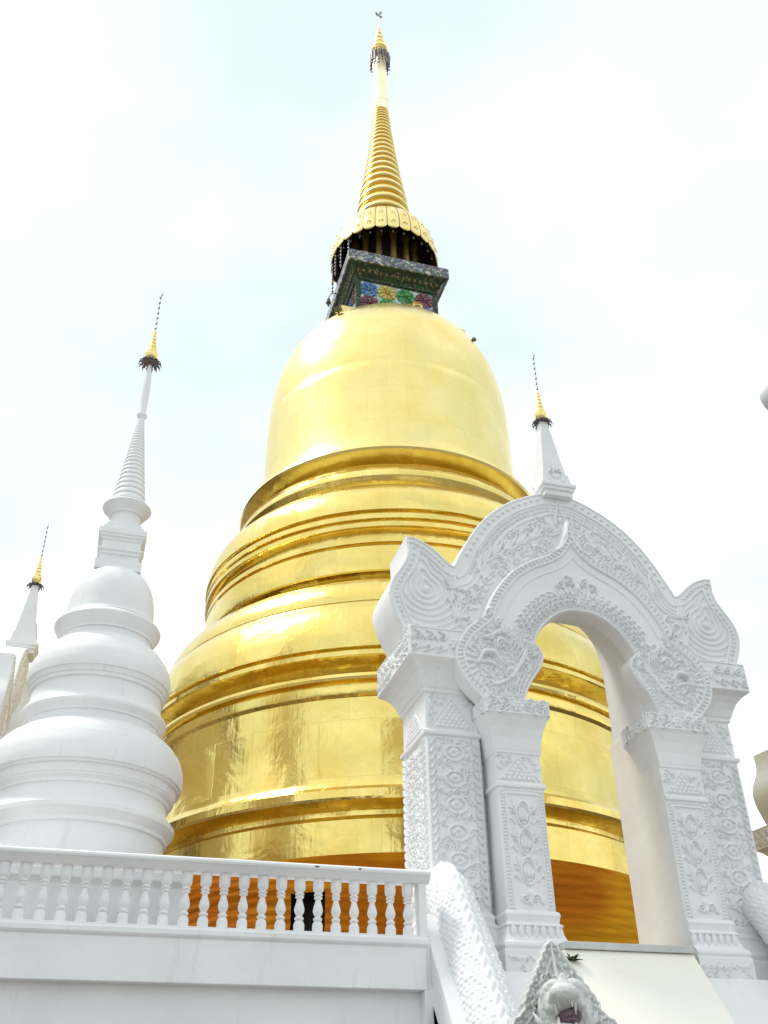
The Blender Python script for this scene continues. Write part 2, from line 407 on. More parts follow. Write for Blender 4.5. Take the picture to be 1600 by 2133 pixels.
def make_light():
    w = bpy.data.worlds.new('World'); SC.world = w; w.use_nodes = True; nt = w.node_tree; L = nt.links
    bg = nt.nodes['Background']; bg.inputs['Strength'].default_value = .10
    sky = nt.nodes.new('ShaderNodeTexSky'); sky.sky_type = 'NISHITA'; sky.sun_disc = False
    sky.sun_elevation = math.asin(SUN_DIR.z); sky.sun_rotation = math.atan2(SUN_DIR.x, SUN_DIR.y)
    sky.air_density = 1.; sky.dust_density = 2.5
    tc = nt.nodes.new('ShaderNodeTexCoord'); mp = nt.nodes.new('ShaderNodeMapping'); mp.inputs['Scale'].default_value = (1.1, 1.1, 1.9)
    L.new(tc.outputs['Generated'], mp.inputs['Vector'])
    n = nt.nodes.new('ShaderNodeTexNoise'); n.inputs['Scale'].default_value = 1.25; n.inputs['Detail'].default_value = 5; n.inputs['Roughness'].default_value = .5
    L.new(mp.outputs[0], n.inputs['Vector'])
    r = ramp(nt, [(.34, (.88, .88, .88)), (.60, (1, 1, 1))], n.outputs['Fac'])
    mx = nt.nodes.new('ShaderNodeMix'); mx.data_type = 'RGBA'
    L.new(r.outputs[0], mx.inputs[0]); L.new(sky.outputs[0], mx.inputs[6])
    c = ramp(nt, [(.40, (5.75, 6.6, 6.9, 1)), (.68, (8.7, 8.8, 8.7, 1))], n.outputs['Fac'])
    L.new(c.outputs[0], mx.inputs[7])
    L.new(mx.outputs[2], bg.inputs['Color'])
    sd = bpy.data.lights.new('sun', 'SUN'); sd.energy = 1.5; sd.angle = R(10); sd.color = (1, .95, .86)
    so = bpy.data.objects.new('sun', sd); COL.objects.link(so); so.location = (-40, 20, 80)
    so.rotation_euler = SUN_DIR.to_track_quat('Z', 'Y').to_euler()
    SC.view_settings.view_transform = 'Standard'; SC.view_settings.look = 'None'; SC.view_settings.exposure = .64; SC.view_settings.gamma = 1
make_light()

# ------------------------------------------------------------------ setting
m = MB(); m.add([(-400, -400, 0), (400, -400, 0), (400, 600, 0), (-400, 600, 0)], [(0, 1, 2, 3)])
tag(m.obj('ground', GROUND), 'pale paved ground below the terrace', None, None, 'structure')
m = MB().box(-16, 26, 12.82, 40, .0, 3.7)
tag(m.obj('terrace_floor', FLOOR), 'raised tiled terrace carrying the stupa', None, None, 'structure')

# terrace wall under the balustrade
tw = empty('terrace_wall', (0, 11, 0)); tag(tw, 'plain white terrace wall under the balustrade with a recessed lower panel', 'wall')
MB().box(-16, 3.66, .16, .40, 0, 3.20).obj('recessed_panel', WHITE, tw)
MB().box(-16, 3.745, .421, 1.815, 0, 3.70).obj('wall_top', WHITE, tw)
m = MB(); m.sq(-16, 3.69, .0, .42, [(.0, 3.2), (.0, 3.62), (.018, 3.635), (.03, 3.655), (.03, 3.70), (.012, 3.722), (.012, 3.74)])
m.obj('ledge', WHITE, tw, bevel=.008)
MB().box(3.692, 3.768, .035, .42, 3.19, 3.735).box(3.66, 3.76, .0, .42, 0, 3.199).obj('pilaster', WHITE, tw, bevel=.008)

# balustrade
bal = empty('balustrade', (0, 11, 3.74)); tag(bal, 'long white balustrade of turned balusters along the terrace edge', 'balustrade')
m = MB()
prof = [(.045, .565), (.03, .572), (-.012, .618), (-.02, .628), (-.04, .640), (-.047, .66), (-.042, .68), (-.022, .695), (.06, .70)]
pr = [(y, z) for y, z in prof]; full = pr + [(.27 - (y - .0) if False else .24 + (.0 - y), z) for y, z in pr[::-1]]
x0, x1 = -16, 3.77; n = len(full)
m.add([(x0, y, z) for y, z in full] + [(x1, y, z) for y, z in full], [(i, (i + 1) % n, n + (i + 1) % n, n + i) for i in range(n)] + [tuple(range(n))[::-1], tuple(range(n, 2 * n))])
rail = m.obj('handrail', WHITE, bal, bevel=.006, fix=True)
bp = [(.057, 0), (.058, .07), (.055, .092), (.046, .112), (.034, .122), (.028, .126), (.044, .131), (.050, .143), (.048, .155), (.036, .163), (.029, .168), (.033, .178), (.046, .20), (.054, .225), (.055, .24),
      (.049, .27), (.038, .305), (.029, .335), (.026, .35), (.030, .354), (.044, .358), (.047, .367), (.043, .374), (.030, .379), (.030, .384), (.045, .389), (.050, .398), (.045, .408), (.033, .413), (.036, .42), (.050, .432), (.058, .452), (.060, .475), (.060, .5645)]
me = MB().lathe(bp, 20).mesh('baluster'); first = True
for i in range(-4, 21):
    o = bpy.data.objects.new('baluster', me); COL.objects.link(o); o.parent = bal; o.location = (-.6 + i * .2065 + random.uniform(-.003, .003), .12, 0); q_ = random.uniform(.965, 1.03); o.scale = (q_, q_, 1); o.rotation_euler = (0, random.uniform(-.008, .008), random.uniform(0, 6))
    if first: me.materials.append(WHITE); me.shade_smooth(); me.set_sharp_from_angle(angle=R(50)); first = False
MB().box(3.64, 3.73, .04, .2, 0, .565).obj('end_post', WHITE, bal, bevel=.006)
for x, w in ((2.44, .028), (2.93, .02)):
    MB().add([(x - w, -.0478, .668), (x + w, -.0478, .672), (x + w * .7, -.0488, .655), (x - w * .2, -.0488, .652)], [(0, 3, 2, 1)]).obj('dark_mark', STAIN, rail)

# ------------------------------------------------------------------ finial shared by the spires
def finial(parent, z0, h, rf, name='finial'):
    """gilt tiered crown with a dark hanging fringe and a thin beaded rod; z0 is the fringe height"""
    g = MB()
    pr = [(.012, z0 + .0), (rf * .45, z0 + .01 * h), (rf * .58, z0 + .03 * h), (rf * .46, z0 + .04 * h), (rf * .57, z0 + .055 * h), (rf * .58, z0 + .11 * h), (rf * .46, z0 + .125 * h), (rf * .30, z0 + .13 * h)]
    z = z0 + .135 * h; r = rf * .40
    for i in range(6):
        dz = h * .058 * (1 - i * .05)
        pr += [(r, z), (r * 1.06, z + dz * .3), (r * .94, z + dz * .66), (r * .50, z + dz * .70), (r * .50, z + dz * .98)]
        z += dz; r *= .80
    g.lathe(pr, 20); f = g.obj(name, GOLDFINE, parent, 40)
    s = MB(); zt = z0 + h
    pr = [(r * .5, z - .01)]
    q = z
    while q < zt - h * .10:
        pr += [(rf * .035, q), (rf * .045, q + h * .012), (rf * .115, q + h * .02), (rf * .10, q + h * .034), (rf * .035, q + h * .05)]; q += h * .075
    pr += [(rf * .022, q), (rf * .02, zt - h * .06)]
    s.lathe(pr, 10)
    s.tube([(0, 0, zt - h * .07), (rf * .16, 0, zt - h * .045), (rf * .20, 0, zt - h * .03), (rf * .03, 0, zt)], [rf * .03, rf * .06, rf * .035, .002], 6)
    s.obj('rod', SILVER, f, 40)
    d = MB(); nn = 14
    for k in range(nn):
        a = 2 * PI * k / nn; c, sn = math.cos(a), math.sin(a)
        for (q0, q1, w, t) in (((.42, .02), (.80, -.05), .15, .012), ((.80, -.05), (1.0, -.14), .12, .010)):
            p0 = (rf * q0[0], z0 + q0[1] * rf * 1.6); p1 = (rf * q1[0], z0 + q1[1] * rf * 1.6); w *= rf
            vs = []
            for (pp, ww) in ((p0, w), (p1, w * .8)):
                for e in (-1, 1):
                    for tt in (0, t):
                        vs.append((pp[0] * c - e * ww * sn, pp[0] * sn + e * ww * c, pp[1] + tt))
            d.add(vs, [(0, 2, 6, 4), (1, 5, 7, 3), (0, 4, 5, 1), (2, 3, 7, 6), (4, 6, 7, 5), (0, 1, 3, 2)])
        d.tube([(rf * 1.0 * c, rf * 1.0 * sn, z0 - .2 * rf), (rf * 1.02 * c, rf * 1.02 * sn, z0 - .42 * rf)], [rf * .03, rf * .06], 5)
        d.tube([(rf * .7 * c, rf * .7 * sn, z0 - .1 * rf), (rf * .7 * c, rf * .7 * sn, z0 - .36 * rf)], [rf * .02, rf * .05], 5)
    d.lathe([(rf * .40, z0 - .005), (rf * .62, z0 - .045 * rf), (rf * .62, z0 - .0), (rf * .40, z0 + .02)], 28)
    d.obj('hanging_fringe', DARKMETAL, f)
    return f

# ------------------------------------------------------------------ golden stupa
K = 21.7 / 27; AX = (7.935 * K, 25.808 * K)
def G(r, z): return (r * K, 1.6 + (z - 1.6) * K - 3.7)
stupa = empty('golden_stupa', (AX[0], AX[1], 3.7)); tag(stupa, 'huge golden bell shaped stupa with a ringed spire, rising behind the white gate', 'stupa')
base = [(6.5, 6.80), (6.80, 6.86), (6.80, 7.60), (6.70, 7.66), (6.60, 7.74), (6.60, 7.84), (6.72, 7.90), (7.00, 7.95), (7.03, 8.00), (7.03, 8.16), (6.96, 8.24), (6.82, 8.28), (6.78, 8.36), (6.74, 8.44), (6.73, 9.4), (6.74, 10.30),
        (6.82, 10.36), (6.84, 10.42), (6.84, 10.56), (6.74, 10.60), (6.74, 10.64), (6.88, 10.68), (6.90, 10.74), (6.88, 10.82), (6.74, 10.90), (6.60, 10.98), (6.56, 11.06), (6.66, 11.12), (6.94, 11.17), (7.02, 11.20),
        (7.02, 11.30), (6.93, 11.33), (6.93, 11.36), (7.04, 11.40)] + cr([(7.04, 11.48), (7.0, 11.85), (6.85, 12.35), (6.62, 12.74)], 5) + [(6.55, 12.80)] + cr([(6.56, 12.82), (6.50, 13.1), (6.26, 13.50), (5.90, 13.76), (5.62, 13.86)], 4) + \
       [(5.50, 13.88), (5.50, 13.96), (5.36, 13.98), (5.32, 14.10), (5.62, 14.14), (5.66, 14.17), (5.67, 14.26), (5.66, 14.55), (5.62, 14.90), (5.52, 14.92), (5.52, 14.99), (5.62, 15.01), (5.61, 15.16), (5.50, 15.18), (5.44, 15.24), (5.44, 15.42),
        (5.60, 15.44), (5.66, 15.47), (5.66, 15.60), (5.57, 15.63), (5.57, 15.68), (5.67, 15.71), (5.66, 15.86), (5.57, 15.89), (5.57, 15.94)] + cr([(5.69, 15.98), (5.65, 16.35), (5.50, 16.77), (5.16, 17.14), (4.92, 17.28)], 4) + \
       [(4.78, 17.30), (4.74, 17.40), (4.90, 17.56), (4.94, 17.62), (4.93, 17.78)] + cr([(4.90, 17.84), (4.72, 18.14), (4.45, 18.38), (4.30, 18.46)], 4) + [(4.25, 18.50)]
lathe_uv('tiered_base', [G(*q) for q in base], GOLDROUGH, stupa, 192, 28)
bell = [(4.25, 18.50), (4.70, 18.58), (4.82, 18.62), (4.86, 18.68), (4.83, 18.78)] + cr([(4.70, 18.84), (4.40, 19.02), (4.25, 19.4), (4.18, 20.2), (4.16, 21.2), (4.155, 22.3)], 5) + [(4.145, 22.58), (4.135, 22.60)] + cr([(4.13, 22.62), (4.10, 23.4), (3.98, 24.2), (3.73, 25.08), (3.30, 25.90), (2.75, 26.48), (2.0, 26.84), (1.2, 26.95)], 7)
lathe_uv('bell', [G(*q) for q in bell], GOLD, stupa, 192, 28)
def sqr(name, half, z0, z1, mat, parent, bevel=None, prof=None):
    mb = MB(); h = half * K
    if prof: mb.sq(-h, h, -h, h, [(o * K, G(0, z)[1]) for o, z in prof])
    else: mb.box(-h, h, -h, h, G(0, z0)[1], G(0, z1)[1])
    return mb.obj(name, mat, parent, bevel=bevel)
sqr('plinth', 2.26, 25.5, 26.42, GOLD, stupa, .02)
ch = sqr('relic_chamber', 1.50, 26.9, 28.72, PALEMOS, stupa)
# corner posts and cornice of the chamber
m = MB()
h = 1.52 * K
for sx in (-1, 1):
    for sy in (-1, 1):
        x, y = sx * 1.47 * K, sy * 1.47 * K; MB().box(x - .07, x + .07, y - .07, y + .07, G(0, 26.9)[1], G(0, 28.72)[1]).obj('corner_post', GREENMOS, ch)
sqr('cornice', 1.5, 0, 0, GREENMOS, stupa, None, [(.06, 28.66), (.08, 28.68), (.08, 28.76), (.04, 28.78), (.10, 28.88), (.16, 28.92), (.16, 29.0), (.28, 29.16), (.38, 29.22)])
sl = sqr('mosaic_slab', 1.93, 0, 0, SLABMOS, stupa, None, [(-.04, 29.223), (.0, 29.24), (.0, 29.72), (-.05, 29.76), (-.05, 29.80)])
m = MB(); hh = 1.62 * K
for k in range(15):                               # little arches under the slab
    t = -hh + 2 * hh * (k + .5) / 15
    for (x, y) in ((t, -hh - .03), (t, hh + .03), (-hh - .03, t), (hh + .03, t)):
        m.ell((x, y, G(0, 29.08)[1]), (.045, .045, .11), 8, 6)
m.obj('bracket_row', BROWNGOLD, stupa, 180)
# glass flowers on the two faces one can see
def flower(cx, cz, r, colr, face):
    f = MB(); n = 10; b = -1.5 * K
    def P(u, d, z): return (u, b - d, z) if face == 0 else (b - d, -u, z)
    for k in range(n):
        a0 = 2 * PI * k / n; pts = []
        for t, q in ((-.5, .96), (-.25, 1.0), (0, .98), (.25, 1.0), (.5, .96)):
            a = a0 + t * 2 * PI / n * .84; w = r * (q if abs(t) < .4 else .9); pts.append((w * math.cos(a), w * math.sin(a)))
        pts = [(r * .16 * math.cos(a0), r * .16 * math.sin(a0))] + pts
        bb = len(f.v)
        top = .035 + .01 * (k % 2)
        f.v += [P(cx + u, top, cz + v) for u, v in pts] + [P(cx + u, -.01, cz + v) for u, v in pts]; m_ = len(pts)
        f.f.append(tuple(bb + i for i in range(m_))[::(1 if face == 0 else 1)])
        for i in range(m_): f.f.append((bb + i, bb + m_ + i, bb + m_ + (i + 1) % m_, bb + (i + 1) % m_))
    f.ell(P(cx, .03, cz), (r * .16,) * 3, 8, 6)
    return f.obj('glass_flower', GLASS[colr], ch, fix=True)
row = [('blue', -1.08), ('yellow', -.38), ('green', .33), ('red', 1.05)]
for cname, cx in row: flower(cx * K, G(0, 28.24)[1], .36 * K, cname, 0)
for cname, cx in (('red', -1.05), ('green', -.35), ('amber', .36), ('violet', 1.08)): flower(cx * K, G(0, 27.58)[1], .35 * K, cname, 0)
for cname, cx in (('green', -.9), ('amber', -.2), ('blue', .5), ('red', 1.1)): flower(cx * K, G(0, 28.2)[1], .33 * K, cname, 1)
# drum and columns between slab and canopy
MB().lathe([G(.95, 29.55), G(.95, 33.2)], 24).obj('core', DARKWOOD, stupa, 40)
colm = None
for k in range(14):
    a = 2 * PI * (k + .5) / 14
    if colm is None:
        z0, z1 = G(0, 29.55)[1], G(0, 32.2)[1]
        colm = MB().lathe([(.14, z0), (.14, z0 + .12), (.09, z0 + .18), (.11, z0 + .6), (.085, z1 - .5), (.13, z1 - .3), (.15, z1)], 10).mesh('gilt_figure'); colm.materials.append(BROWNGOLD); colm.shade_smooth()
    o = bpy.data.objects.new('canopy_column', colm); COL.objects.link(o); o.parent = stupa; o.location = (1.25 * K * math.cos(a), 1.25 * K * math.sin(a), 0)
# scalloped canopy of 28 leaves
cp = cr([(2.10, 31.28), (2.08, 31.7), (1.98, 32.25), (1.74, 32.85), (1.44, 33.18), (1.18, 33.40)], 3)
can = MB(); nl = 28; ns = 8
for side, dr in ((0, 0), (1, -.035)):
    for k in range(nl):
        b = len(can.v)
        for i in range(ns + 1):
            t = i / ns; a = 2 * PI * (k + .03 + .94 * t) / nl; drop = .16 * (1 - (2 * t - 1) ** 2) ** .8
            bow = .022 * (1 - (2 * t - 1) ** 2)
            for j, (r_, z_) in enumerate(cp):
                z2 = z_ - (drop - .10) * max(0, 1 - j / 4); rr = r_ + dr / K + bow
                can.v.append((rr * K * math.cos(a), rr * K * math.sin(a), G(0, z2)[1]))
        nj = len(cp)
        for i in range(ns):
            for j in range(nj - 1):
                q = (b + i * nj + j, b + (i + 1) * nj + j, b + (i + 1) * nj + j + 1, b + i * nj + j + 1); can.f.append(q if side == 0 else q[::-1])
        if side == 1:
            off = (ns + 1) * nj * nl
            for i in range(ns):
                p, q = b + i * nj, b + (i + 1) * nj; can.f.append((p, q, q - off, p - off))
for k in range(nl):                               # embossed motifs and hanging pendants of the leaves
    a = 2 * PI * (k + .5) / nl
    for (r_, z_, s_) in ((2.13, 31.62, .07), (2.03, 32.2, .06), (1.99, 32.35, .045)):
        for e in (-.5, 0, .5): can.ell((r_ * K * math.cos(a + e * .06), r_ * K * math.sin(a + e * .06), G(0, z_ + (.07 if e == 0 else 0))[1]), (s_ * .34, s_ * .34, s_ * .42), 8, 5)
cano = can.obj('canopy', GOLDFINE, stupa, 180)
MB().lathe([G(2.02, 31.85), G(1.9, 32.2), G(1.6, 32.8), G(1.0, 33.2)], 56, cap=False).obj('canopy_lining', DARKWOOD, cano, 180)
for k in range(nl):
    a = 2 * PI * (k + .5) / nl; c, s_ = math.cos(a) * 1.93 * K, math.sin(a) * 1.93 * K
    z = G(0, 31.25)[1]; m = MB(); m.tube([(c, s_, z + .25), (c, s_, z)], .008, 5); m.ell((c, s_, z - .03), (.035, .035, .05), 8, 6)
    if abs(((math.degrees(a) - 185 + 180) % 360) - 180) < 32:      # the loose chain of bells on one side
        for q in range(6): m.ell((c * 1.06, s_ * 1.06, z - .10 - .16 * q), (.035, .035, .06), 6, 5)
        m.tube([(c * 1.06, s_ * 1.06, z + .1), (c * 1.06, s_ * 1.06, z - 1.0)], .012, 5)
    m.obj('pendant_bell', DARKMETAL, cano)
# ringed spire
sp = [(1.18, 33.45), (1.18, 33.56)]
zc = 33.56; nr = 23; tot = 41.5 - 33.56; wts = [1.0 * (.945 ** i) for i in range(nr)]; sw = sum(wts)
def spr(z): return float(np.interp(z, [33.5, 35.27, 36.79, 38.3, 39.9, 41.5], [1.17, .965, .775, .605, .458, .335]))
for w in wts:
    dz = tot * w / sw; rr = spr(zc + dz * .4); ri = rr * .76
    sp += [(ri, zc), (ri, zc + dz * .34), (rr * .98, zc + dz * .37), (rr * 1.02, zc + dz * .45), (rr * 1.02, zc + dz * .62), (rr * .97, zc + dz * .85), (ri * 1.02, zc + dz * .98)]
    zc += dz
sp += [(.32, 41.5)]
lathe_uv('ringed_spire', [G(*q) for q in sp], GOLDFINE, stupa, 64, 30)
bud = [(.30, 41.5), (.34, 41.6), (.40, 41.95), (.36, 42.0), (.33, 42.05), (.38, 42.4), (.30, 42.46), (.30, 42.7), (.335, 43.4), (.33, 44.2), (.27, 45.2), (.17, 45.9)]
bo = MB().lathe([G(*q) for q in bud], 32).obj('bud_shaft', gold('pale_gilt', (1., .92, .66), (.96, .84, .52), (.3, .45), False, .6), stupa, 40)
tp = [(.10, 45.7), (.38, 46.0), (.44, 46.08), (.38, 46.22), (.22, 46.26), (.22, 46.36), (.36, 46.42), (.36, 46.66), (.16, 46.72), (.16, 46.82), (.28, 46.88), (.28, 47.1), (.12, 47.15), (.12, 47.26), (.21, 47.32), (.21, 47.52), (.09, 47.57), (.09, 47.66), (.15, 47.72), (.14, 47.92), (.06, 47.97), (.06, 48.06), (.09, 48.1), (.06, 48.4), (.018, 48.7), (.018, 49.5)]
to = MB().lathe([G(*q) for q in tp], 20).obj('top_crown', GOLDFINE, stupa, 40)
m = MB()
for k in range(16):
    a = 2 * PI * k / 16; c, s_ = math.cos(a), math.sin(a)
    p = [G(.38, 46.0), G(.46, 45.75), G(.45, 45.2 - .12 * (k % 3))]
    m.tube([(r_ * c, r_ * s_, z_) for r_, z_ in p], [.03, .055, .035], 5)
    r_, z_ = G(.45, 45.0 - .12 * (k % 3)); m.ell((r_ * c, r_ * s_, z_), (.04, .04, .05), 6, 5)
m.obj('hanging_fringe', DARKMETAL, to)
m = MB(); z = G(0, 49.5)[1]
m.tube([(0, 0, z - .1), (-.1, -.03, z), (-.16, -.05, z + .06)], [.02, .05, .012], 6); m.tube([(0, 0, z), (.08, .02, z + .22), (.06, .02, z + .38)], [.03, .06, .01], 6); m.tube([(0, 0, z - .08), (.12, .04, z - .02)], [.02, .05], 6)
m.obj('vane', SILVER, to)
# wind bells on arms, small lamps on the bell
for sx in (-1, 1):
    mw = MB(); z = G(0, 27.9 if sx < 0 else 27.45)[1]; x0 = sx * 1.62 * K; y0 = -1.2 * K
    mw.tube([(x0, y0, z), (x0 + sx * .35, y0, z + .14), (x0 + sx * .62, y0, z + .08), (x0 + sx * .7, y0, z - .12)], .016, 6)
    mw.lathe([(.015, z - .12), (.05, z - .2), (.075, z - .34), (.05, z - .36)], 10, (x0 + sx * .7, y0))
    mw.ell((x0 + sx * .7, y0, z - .44), (.03, .01, .05), 6, 5)
    mw.obj('wind_bell', BLACKWIRE, stupa)
def lamp(ang, r_, z_, s_):
    mm = MB(); mm.box(-s_, s_, -s_, s_, -s_ * .8, s_ * .8); mm.box(-s_ * .8, s_ * .8, -s_ * 1.25, -s_, -s_ * .6, s_ * .6); mm.tube([(0, 0, -s_ * 2), (0, 0, 0)], s_ * .25, 6)
    o = mm.obj('spot_lamp', LAMPBODY, stupa); x, z = G(r_, z_); o.location = (x * math.cos(ang), x * math.sin(ang), z); o.rotation_euler = (.5, 0, ang + PI / 2)
lamp(R(225), 3.42, 25.98, .085); lamp(R(308), 3.70, 25.32, .045)
mm = MB().box(-.14, .14, -.1, .1, -.3, .26); mm.add([(-.17, -.13, .26), (.17, -.13, .26), (.17, .13, .26), (-.17, .13, .26), (0, 0, .42)], [(0, 1, 4), (1, 2, 4), (2, 3, 4), (3, 0, 4), (3, 2, 1, 0)])
o = mm.obj('small_shrine', GOLDFINE, stupa); o.location = (.60 * K, -1.9 * K, G(0, 27.16)[1])
MB().box(-.09, .09, -.104, -.1, -.2, .2).obj('shrine_opening', BROWNGOLD, o)

# dark niche in the base, and the cloth wound round it
def niche_angle():
    # direction (as seen from the axis) where the sight line through the niche meets the cloth
    o = Vector((0, 0)); d = Vector((.2127, 1.0)).normalized(); c = Vector(AX); r = 6.86 * K
    b = d.dot(o - c); disc = b * b - ((o - c).length_squared - r * r); t = -b - math.sqrt(disc); p = o + d * t - c
    return math.atan2(p.y, p.x)
NA = niche_angle(); NW = .30 / (6.86 * K); NZ = 1.60
cl_top, cl_bot = G(0, 6.90)[1], .012
def cloth_r(t, z):
    return .55 * (.016 * np.abs(np.sin(z * 13 + 2.6 * np.sin(t * 3.3) + 1.8 * np.sin(t * 7.1 + z))) ** .5 + .016 * np.sin(z * 9.3 + 3.2 * np.sin(t * 2.7 + 1)) + .010 * np.sin(z * 41 + 5 * np.sin(t * 4.3)) + .012 * np.sin(t * 19 + z * 3)) * np.clip((cl_top - z) * 5, 0, 1)
zs = np.linspace(cl_bot, cl_top, 90); nt_ = 420
ts = np.linspace(0, 2 * PI, nt_, endpoint=False); TT, ZZ = np.meshgrid(ts, zs); RR = 6.82 * K + .02 + cloth_r(TT, ZZ)
V = np.stack([RR * np.cos(TT), RR * np.sin(TT), ZZ], -1).reshape(-1, 3); F = []
for j in range(len(zs) - 1):
    for k in range(nt_):
        dang = (ts[k] + PI / nt_ - NA + PI) % (2 * PI) - PI
        if abs(dang) < NW and zs[j] < NZ: continue
        k2 = (k + 1) % nt_; F.append((j * nt_ + k, j * nt_ + k2, (j + 1) * nt_ + k2, (j + 1) * nt_ + k))
me = bpy.data.meshes.new('orange_cloth'); me.from_pydata(V.tolist(), [], F); me.update()
o = link('orange_cloth', me, CLOTH, None, 180); o.location = (AX[0], AX[1], 3.7)
tag(o, 'bright orange robe cloth wound round the foot of the golden stupa', 'cloth')
m = MB(); w = .34
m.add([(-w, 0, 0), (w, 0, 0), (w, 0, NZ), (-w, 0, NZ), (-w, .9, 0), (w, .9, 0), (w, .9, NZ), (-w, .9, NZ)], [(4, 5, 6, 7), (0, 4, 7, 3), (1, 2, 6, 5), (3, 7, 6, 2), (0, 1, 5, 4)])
o = m.obj('niche', simple('niche_painted_shade', (.004, .004, .004), .9), stupa); o.location = (6.80 * K * math.cos(NA), 6.80 * K * math.sin(NA), 0.02); o.rotation_euler = (0, 0, NA + PI / 2)  # near-black colour stands in for the shade of a deeper recess
MB().lathe([(5.0, 0.0), (5.0, G(0, 6.82)[1])], 64, cap=False).obj('inner_drum', DARKWOOD, stupa)

# ------------------------------------------------------------------ white chedi
K2 = 15 / 17
def Q(r, z): return (r * K2, 1.6 + (z - 1.6) * K2 - 3.7)
chedi = empty('white_chedi', (-.21, 15, 3.7)); tag(chedi, 'tall slender white chedi with ringed spire standing behind the balustrade, left of the golden stupa', 'chedi')
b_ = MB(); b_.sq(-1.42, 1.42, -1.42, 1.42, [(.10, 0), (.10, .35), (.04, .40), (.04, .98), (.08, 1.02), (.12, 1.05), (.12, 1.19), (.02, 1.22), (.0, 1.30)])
b_.obj('square_base', plaster('shade_grey_base_plaster', (.60, .61, .62), (.44, .45, .455), .6), chedi, bevel=.012)  # darker grey puts the shade behind the balusters into the colour
prof = [(1.62, 5.25), (1.62, 5.42), (1.55, 5.43), (1.55, 5.52), (1.46, 5.56), (1.43, 5.66), (1.41, 6.06), (1.455, 6.07), (1.455, 6.13), (1.555, 6.25), (1.56, 6.32)] + cr([(1.545, 6.34), (1.46, 6.42), (1.41, 6.52), (1.40, 6.66)], 3) + \
       [(1.435, 6.665), (1.435, 6.72), (1.49, 6.76), (1.49, 6.79), (1.505, 6.795), (1.525, 6.90), (1.525, 6.93), (1.57, 6.935), (1.57, 6.97), (1.605, 6.98), (1.615, 7.04)] + cr([(1.62, 7.12), (1.605, 7.28), (1.545, 7.46)], 4) + [(1.525, 7.465)] + cr([(1.52, 7.475), (1.45, 7.59), (1.36, 7.68)], 4) + [(1.335, 7.685)] + cr([(1.33, 7.69), (1.24, 7.77), (1.16, 7.815)], 4) + \
       [(1.135, 7.83), (1.13, 7.96), (1.16, 7.965), (1.16, 8.0), (1.235, 8.095), (1.24, 8.13)] + cr([(1.23, 8.15), (1.16, 8.25), (1.12, 8.36), (1.11, 8.56)], 3) + \
       [(1.15, 8.565), (1.15, 8.63), (1.175, 8.635), (1.195, 8.72), (1.225, 8.725), (1.235, 8.79)] + cr([(1.238, 8.88), (1.21, 9.04), (1.15, 9.17)], 4) + [(1.13, 9.175)] + cr([(1.125, 9.185), (1.06, 9.30), (.98, 9.39)], 4) + [(.955, 9.395)] + cr([(.95, 9.40), (.90, 9.46), (.85, 9.51)], 4) + \
       [(.815, 9.52), (.81, 9.64), (.84, 9.645), (.84, 9.68), (.94, 9.855), (.95, 9.89), (.93, 9.93), (.86, 9.985)]
MB().lathe([Q(*q) for q in prof], 96).obj('moulded_base', WHITE, chedi, 22)
prof = cr([(.85, 10.0), (.80, 10.06), (.785, 10.2), (.765, 10.45), (.71, 10.70), (.60, 10.92), (.44, 11.06), (.2, 11.13)], 6)
MB().lathe([Q(*q) for q in prof], 96).obj('bell', WHITE, chedi, 38)
m = MB(); hh = .36 * K2
m.sq(-hh, hh, -hh, hh, [(o_ * K2, Q(0, z_)[1]) for o_, z_ in [(.07, 11.0), (.07, 11.20), (.0, 11.205), (.0, 11.33), (.03, 11.36), (.03, 11.40), (.06, 11.43), (.06, 11.47), (.0, 11.48), (.0, 11.64), (.03, 11.68), (.03, 11.72), (.06, 11.73), (.06, 11.76), (.085, 11.79), (.085, 11.90), (.015, 11.905), (.015, 11.99), (-.03, 12.0), (-.03, 12.08)]])
m.obj('square_throne', WHITE, chedi, bevel=.004)
m = MB(); m.lathe([Q(*q) for q in [(.31, 12.06), (.295, 12.12), (.29, 12.38), (.30, 12.40), (.335, 12.405), (.335, 12.43), (.46, 12.57), (.475, 12.60), (.45, 12.63), (.37, 12.67), (.345, 12.70)]], 48)
rp = []; zc = 12.70; nr = 25; wts = [.955 ** i for i in range(nr)]; sw = sum(wts)
for w in wts:
    dz = 2.2 * w / sw; r1 = .34 + (.066 - .34) * ((zc - 12.7) / 2.2) ** .92
    rp += [(r1 * .9, zc), (r1, zc + dz * .25), (r1 * 1.0, zc + dz * .6), (r1 * .9, zc + dz * .98)]; zc += dz
m.lathe([Q(*q) for q in rp], 40)
m.lathe([Q(*q) for q in [(.065, 14.88), (.07, 14.95), (.105, 15.0), (.107, 15.04), (.075, 15.05), (.07, 15.1), (.082, 15.5), (.086, 15.85), (.065, 16.2), (.035, 16.45)]], 20)
m.obj('ringed_spire', WHITE, chedi, 40)
finial(chedi, Q(0, 16.56)[1], 2.2 * K2, .235 * K2 * 1.02)
